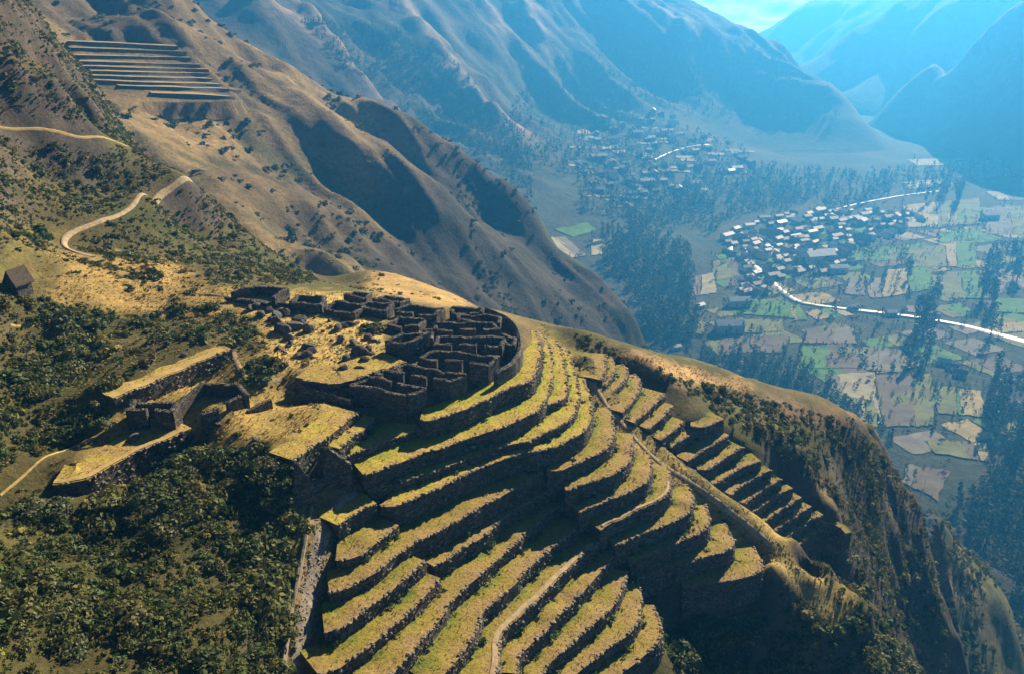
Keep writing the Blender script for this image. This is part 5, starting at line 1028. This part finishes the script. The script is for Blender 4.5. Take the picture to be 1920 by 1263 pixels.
TZ = [  # (outline, count, height range, where)
 ([(1700,600),(1745,600),(1745,690),(1695,690)], 11, (30,44), 'in the tall clump standing across the road'),
 ([(1690,520),(1760,530),(1760,590),(1700,580)], 9, (22,32), 'in the clump behind the road'),
 ([(1838,495),(1925,480),(1925,535),(1838,535)], 16, (26,38), 'in the row at the right edge'),
 ([(1838,560),(1862,560),(1862,640),(1838,640)], 6, (28,42), 'in the narrow clump right of the tall one'),
 ([(1855,720),(1930,700),(1930,900),(1870,890),(1830,800)], 34, (24,36), 'in the grove at the right edge below the road'),
 ([(1130,430),(1230,420),(1290,480),(1300,560),(1280,640),(1215,640),(1190,560),(1120,490)], 92, (18,32), 'in the gorge forest'),
 ([(1290,660),(1500,690),(1560,730),(1500,735),(1380,715),(1280,680)], 40, (16,26), 'in the belt behind the dry field strip'),
 ([(1560,740),(1650,800),(1700,880),(1660,880),(1580,790)], 10, (12,20), 'along the foot of the cliff'),
 ([(1725,345),(1800,340),(1800,392),(1730,392)], 16, (32,44), 'in the dark block of trees beyond the village'),
 ([(1360,480),(1440,470),(1640,490),(1640,560),(1500,560),(1380,540)], 22, (12,20), 'between the village houses'),
 ([(1400,500),(1440,530),(1500,580),(1620,590),(1740,620),(1740,640),(1560,612),(1460,600),(1370,560)], 22, (10,18), 'along the pale road'),
 ([(1290,350),(1440,320),(1480,345),(1400,400),(1300,420),(1240,410)], 55, (16,28), 'in the dark wood above the village'),
 ([(1560,330),(1720,320),(1725,360),(1580,400)], 22, (18,30), 'in the scattered trees beyond the village'),
 ([(1800,300),(1925,300),(1925,350),(1800,345)], 18, (20,32), 'in the far trees at the right edge')]
cand = []
for poly, cnt, (h0, h1), where in TZ:
    xs = [p[0] for p in poly]; ys = [p[1] for p in poly]; c = 0; tr = 0
    while c < cnt and tr < cnt*40:
        tr += 1; x, y = random.uniform(min(xs), max(xs)), random.uniform(min(ys), max(ys))
        if not inpoly(np.array([x]), np.array([y]), poly)[0]: continue
        p = FAR.hit(x, y, 400)
        if p is None: continue
        c += 1; cand.append((p[0], p[1], float(FAR.z(p[0], p[1])), random.uniform(h0, h1), where))
ZX = {w_: (min(p[0] for p in po), max(p[0] for p in po), min(p[1] for p in po), max(p[1] for p in po)) for po, _, _, w_ in TZ}
def side(x, y, z, where):
    px, py = proj((x, y, z)); a, b, c, d = ZX[where]; u = (px-a)/(b-a); v = (py-c)/(d-c)
    return ('far ' if v < .33 else 'near ' if v > .66 else 'mid ')+('left' if u < .33 else 'right' if u > .66 else 'centre')
cand.sort(key=lambda c: -c[3]/math.hypot(c[0], c[1]))
for q_, (x, y, z, h, where) in enumerate(cand[:295]):
    v = q_ % 6; s = h/24; root = empty('eucalyptus_tree', (x, y, z), random.uniform(0, 6.28)); root.scale = (s*random.uniform(.8,1.15), s*random.uniform(.8,1.15), s)
    tag(root, f'{("slender","columnar","broad","narrow","bushy","spreading")[v]} {"tall" if h > 22 else "shorter"} eucalyptus {where}, {side(x, y, z, where)}', 'tree', f'eucalyptus trees {where}')
    for nm, me, mt in (('trunk', TRM[v][0], M_bark), ('crown', TRM[v][1], M_tree)): put(nm, me, mt, root)
P = [c[:4] for c in cand[295:]]
def wood(poly, cnt, h0, h1, grid=FAR):
    xs = [p[0] for p in poly]; ys = [p[1] for p in poly]; x = RNG.uniform(min(xs), max(xs), cnt*3); y = RNG.uniform(min(ys), max(ys), cnt*3); k = np.where(inpoly(x, y, poly))[0][:cnt]
    for i in k:
        p = grid.hit(x[i], y[i], 300)
        if p is not None: P.append((p[0], p[1], p[2], RNG.uniform(h0, h1)))
wood([(1190,420),(1290,470),(1310,600),(1300,650),(1220,640),(1190,560),(1130,500)], 420, 8, 24)
wood([(960,300),(1075,340),(1090,400),(1200,420),(1300,420),(1420,330),(1400,280),(1250,230),(1130,170),(1000,150),(960,200)], 900, 8, 20)
wood([(740,200),(960,230),(1000,330),(1000,380),(900,300)], 420, 8, 18)
wood([(1690,880),(1760,950),(1860,900),(1925,860),(1925,1263),(1900,1150),(1800,990)], 170, 8, 22)
wood([(1290,660),(1500,690),(1640,800),(1600,800),(1500,740),(1290,690)], 260, 6, 16)
wood([(1400,310),(1600,330),(1720,320),(1920,290),(1920,330),(1700,370),(1540,400),(1400,400)], 420, 8, 22)
wood([(1320,480),(1600,380),(1760,400),(1700,520),(1500,560),(1400,560)], 260, 4, 10)
wood([(1340,640),(1700,600),(1900,680),(1850,800),(1640,820),(1500,740)], 120, 3, 8)
wood([(560,40),(760,60),(900,160),(760,190),(640,120)], 420, 7, 16)
wood([(1300,560),(1480,600),(1700,600),(1860,650),(1850,760),(1640,700),(1500,640),(1300,600)], 90, 4, 9)
wood([(1100,350),(1250,390),(1420,340),(1560,330),(1560,370),(1400,400),(1330,440),(1200,430)], 420, 7, 18)
wood([(1640,480),(1840,440),(1840,470),(1660,510)], 30, 4, 8)
wood([(1050,110),(1400,60),(1500,150),(1590,230),(1300,230),(1100,150)], 500, 8, 18)
for a, b in HEDGE:
    if random.random() < .35: continue
    A = FAR.hit(*a, 400); B = FAR.hit(*b, 400)
    if A is None or B is None: continue
    L = np.linalg.norm(B-A); k = int(L/random.uniform(3.5, 9)); t = RNG.uniform(0, 1, k)
    for u in t: q_ = A+(B-A)*u+RNG.normal(0, 1.0, 3); P.append((q_[0], q_[1], float(FAR.z(q_[0], q_[1])), abs(RNG.normal(0, 2.2))+2.2 if RNG.uniform() > .1 else RNG.uniform(8, 16)))
P = np.array(P); n = len(P); print('wood trees', n); s = P[:, 3:4]*np.c_[RNG.uniform(.9, 1.5, n), RNG.uniform(.9, 1.5, n), np.ones(n)]
tn = np.array([(.035,.055,.022),(.05,.07,.028),(.065,.08,.035),(.045,.075,.025)])[RNG.integers(0, 4, n)]*RNG.uniform(.8, 1.3, (n, 1))
tag(scatter_mesh('far_wood', TRS, P[:, :3]-np.array([0,0,.5]), s, tn, M_cover), 'far woods and hedges of the valley, reading as one mass', kind='stuff')

# look-alikes that share a label are told apart by their order from the left
_by = {}
for o in COL.objects:
    if o.parent is None and 'group' in o and 'label' in o: _by.setdefault((o['group'], o['label']), []).append(o)
for (g_, lab), L in _by.items():
    if 1 < len(L) <= 18 and len(lab.split()) <= 13:
        L.sort(key=lambda o: float(proj(tuple(o.location))[0]))
        for i, o in enumerate(L): o['label'] = f'{lab}, {ORD[i]} from left'
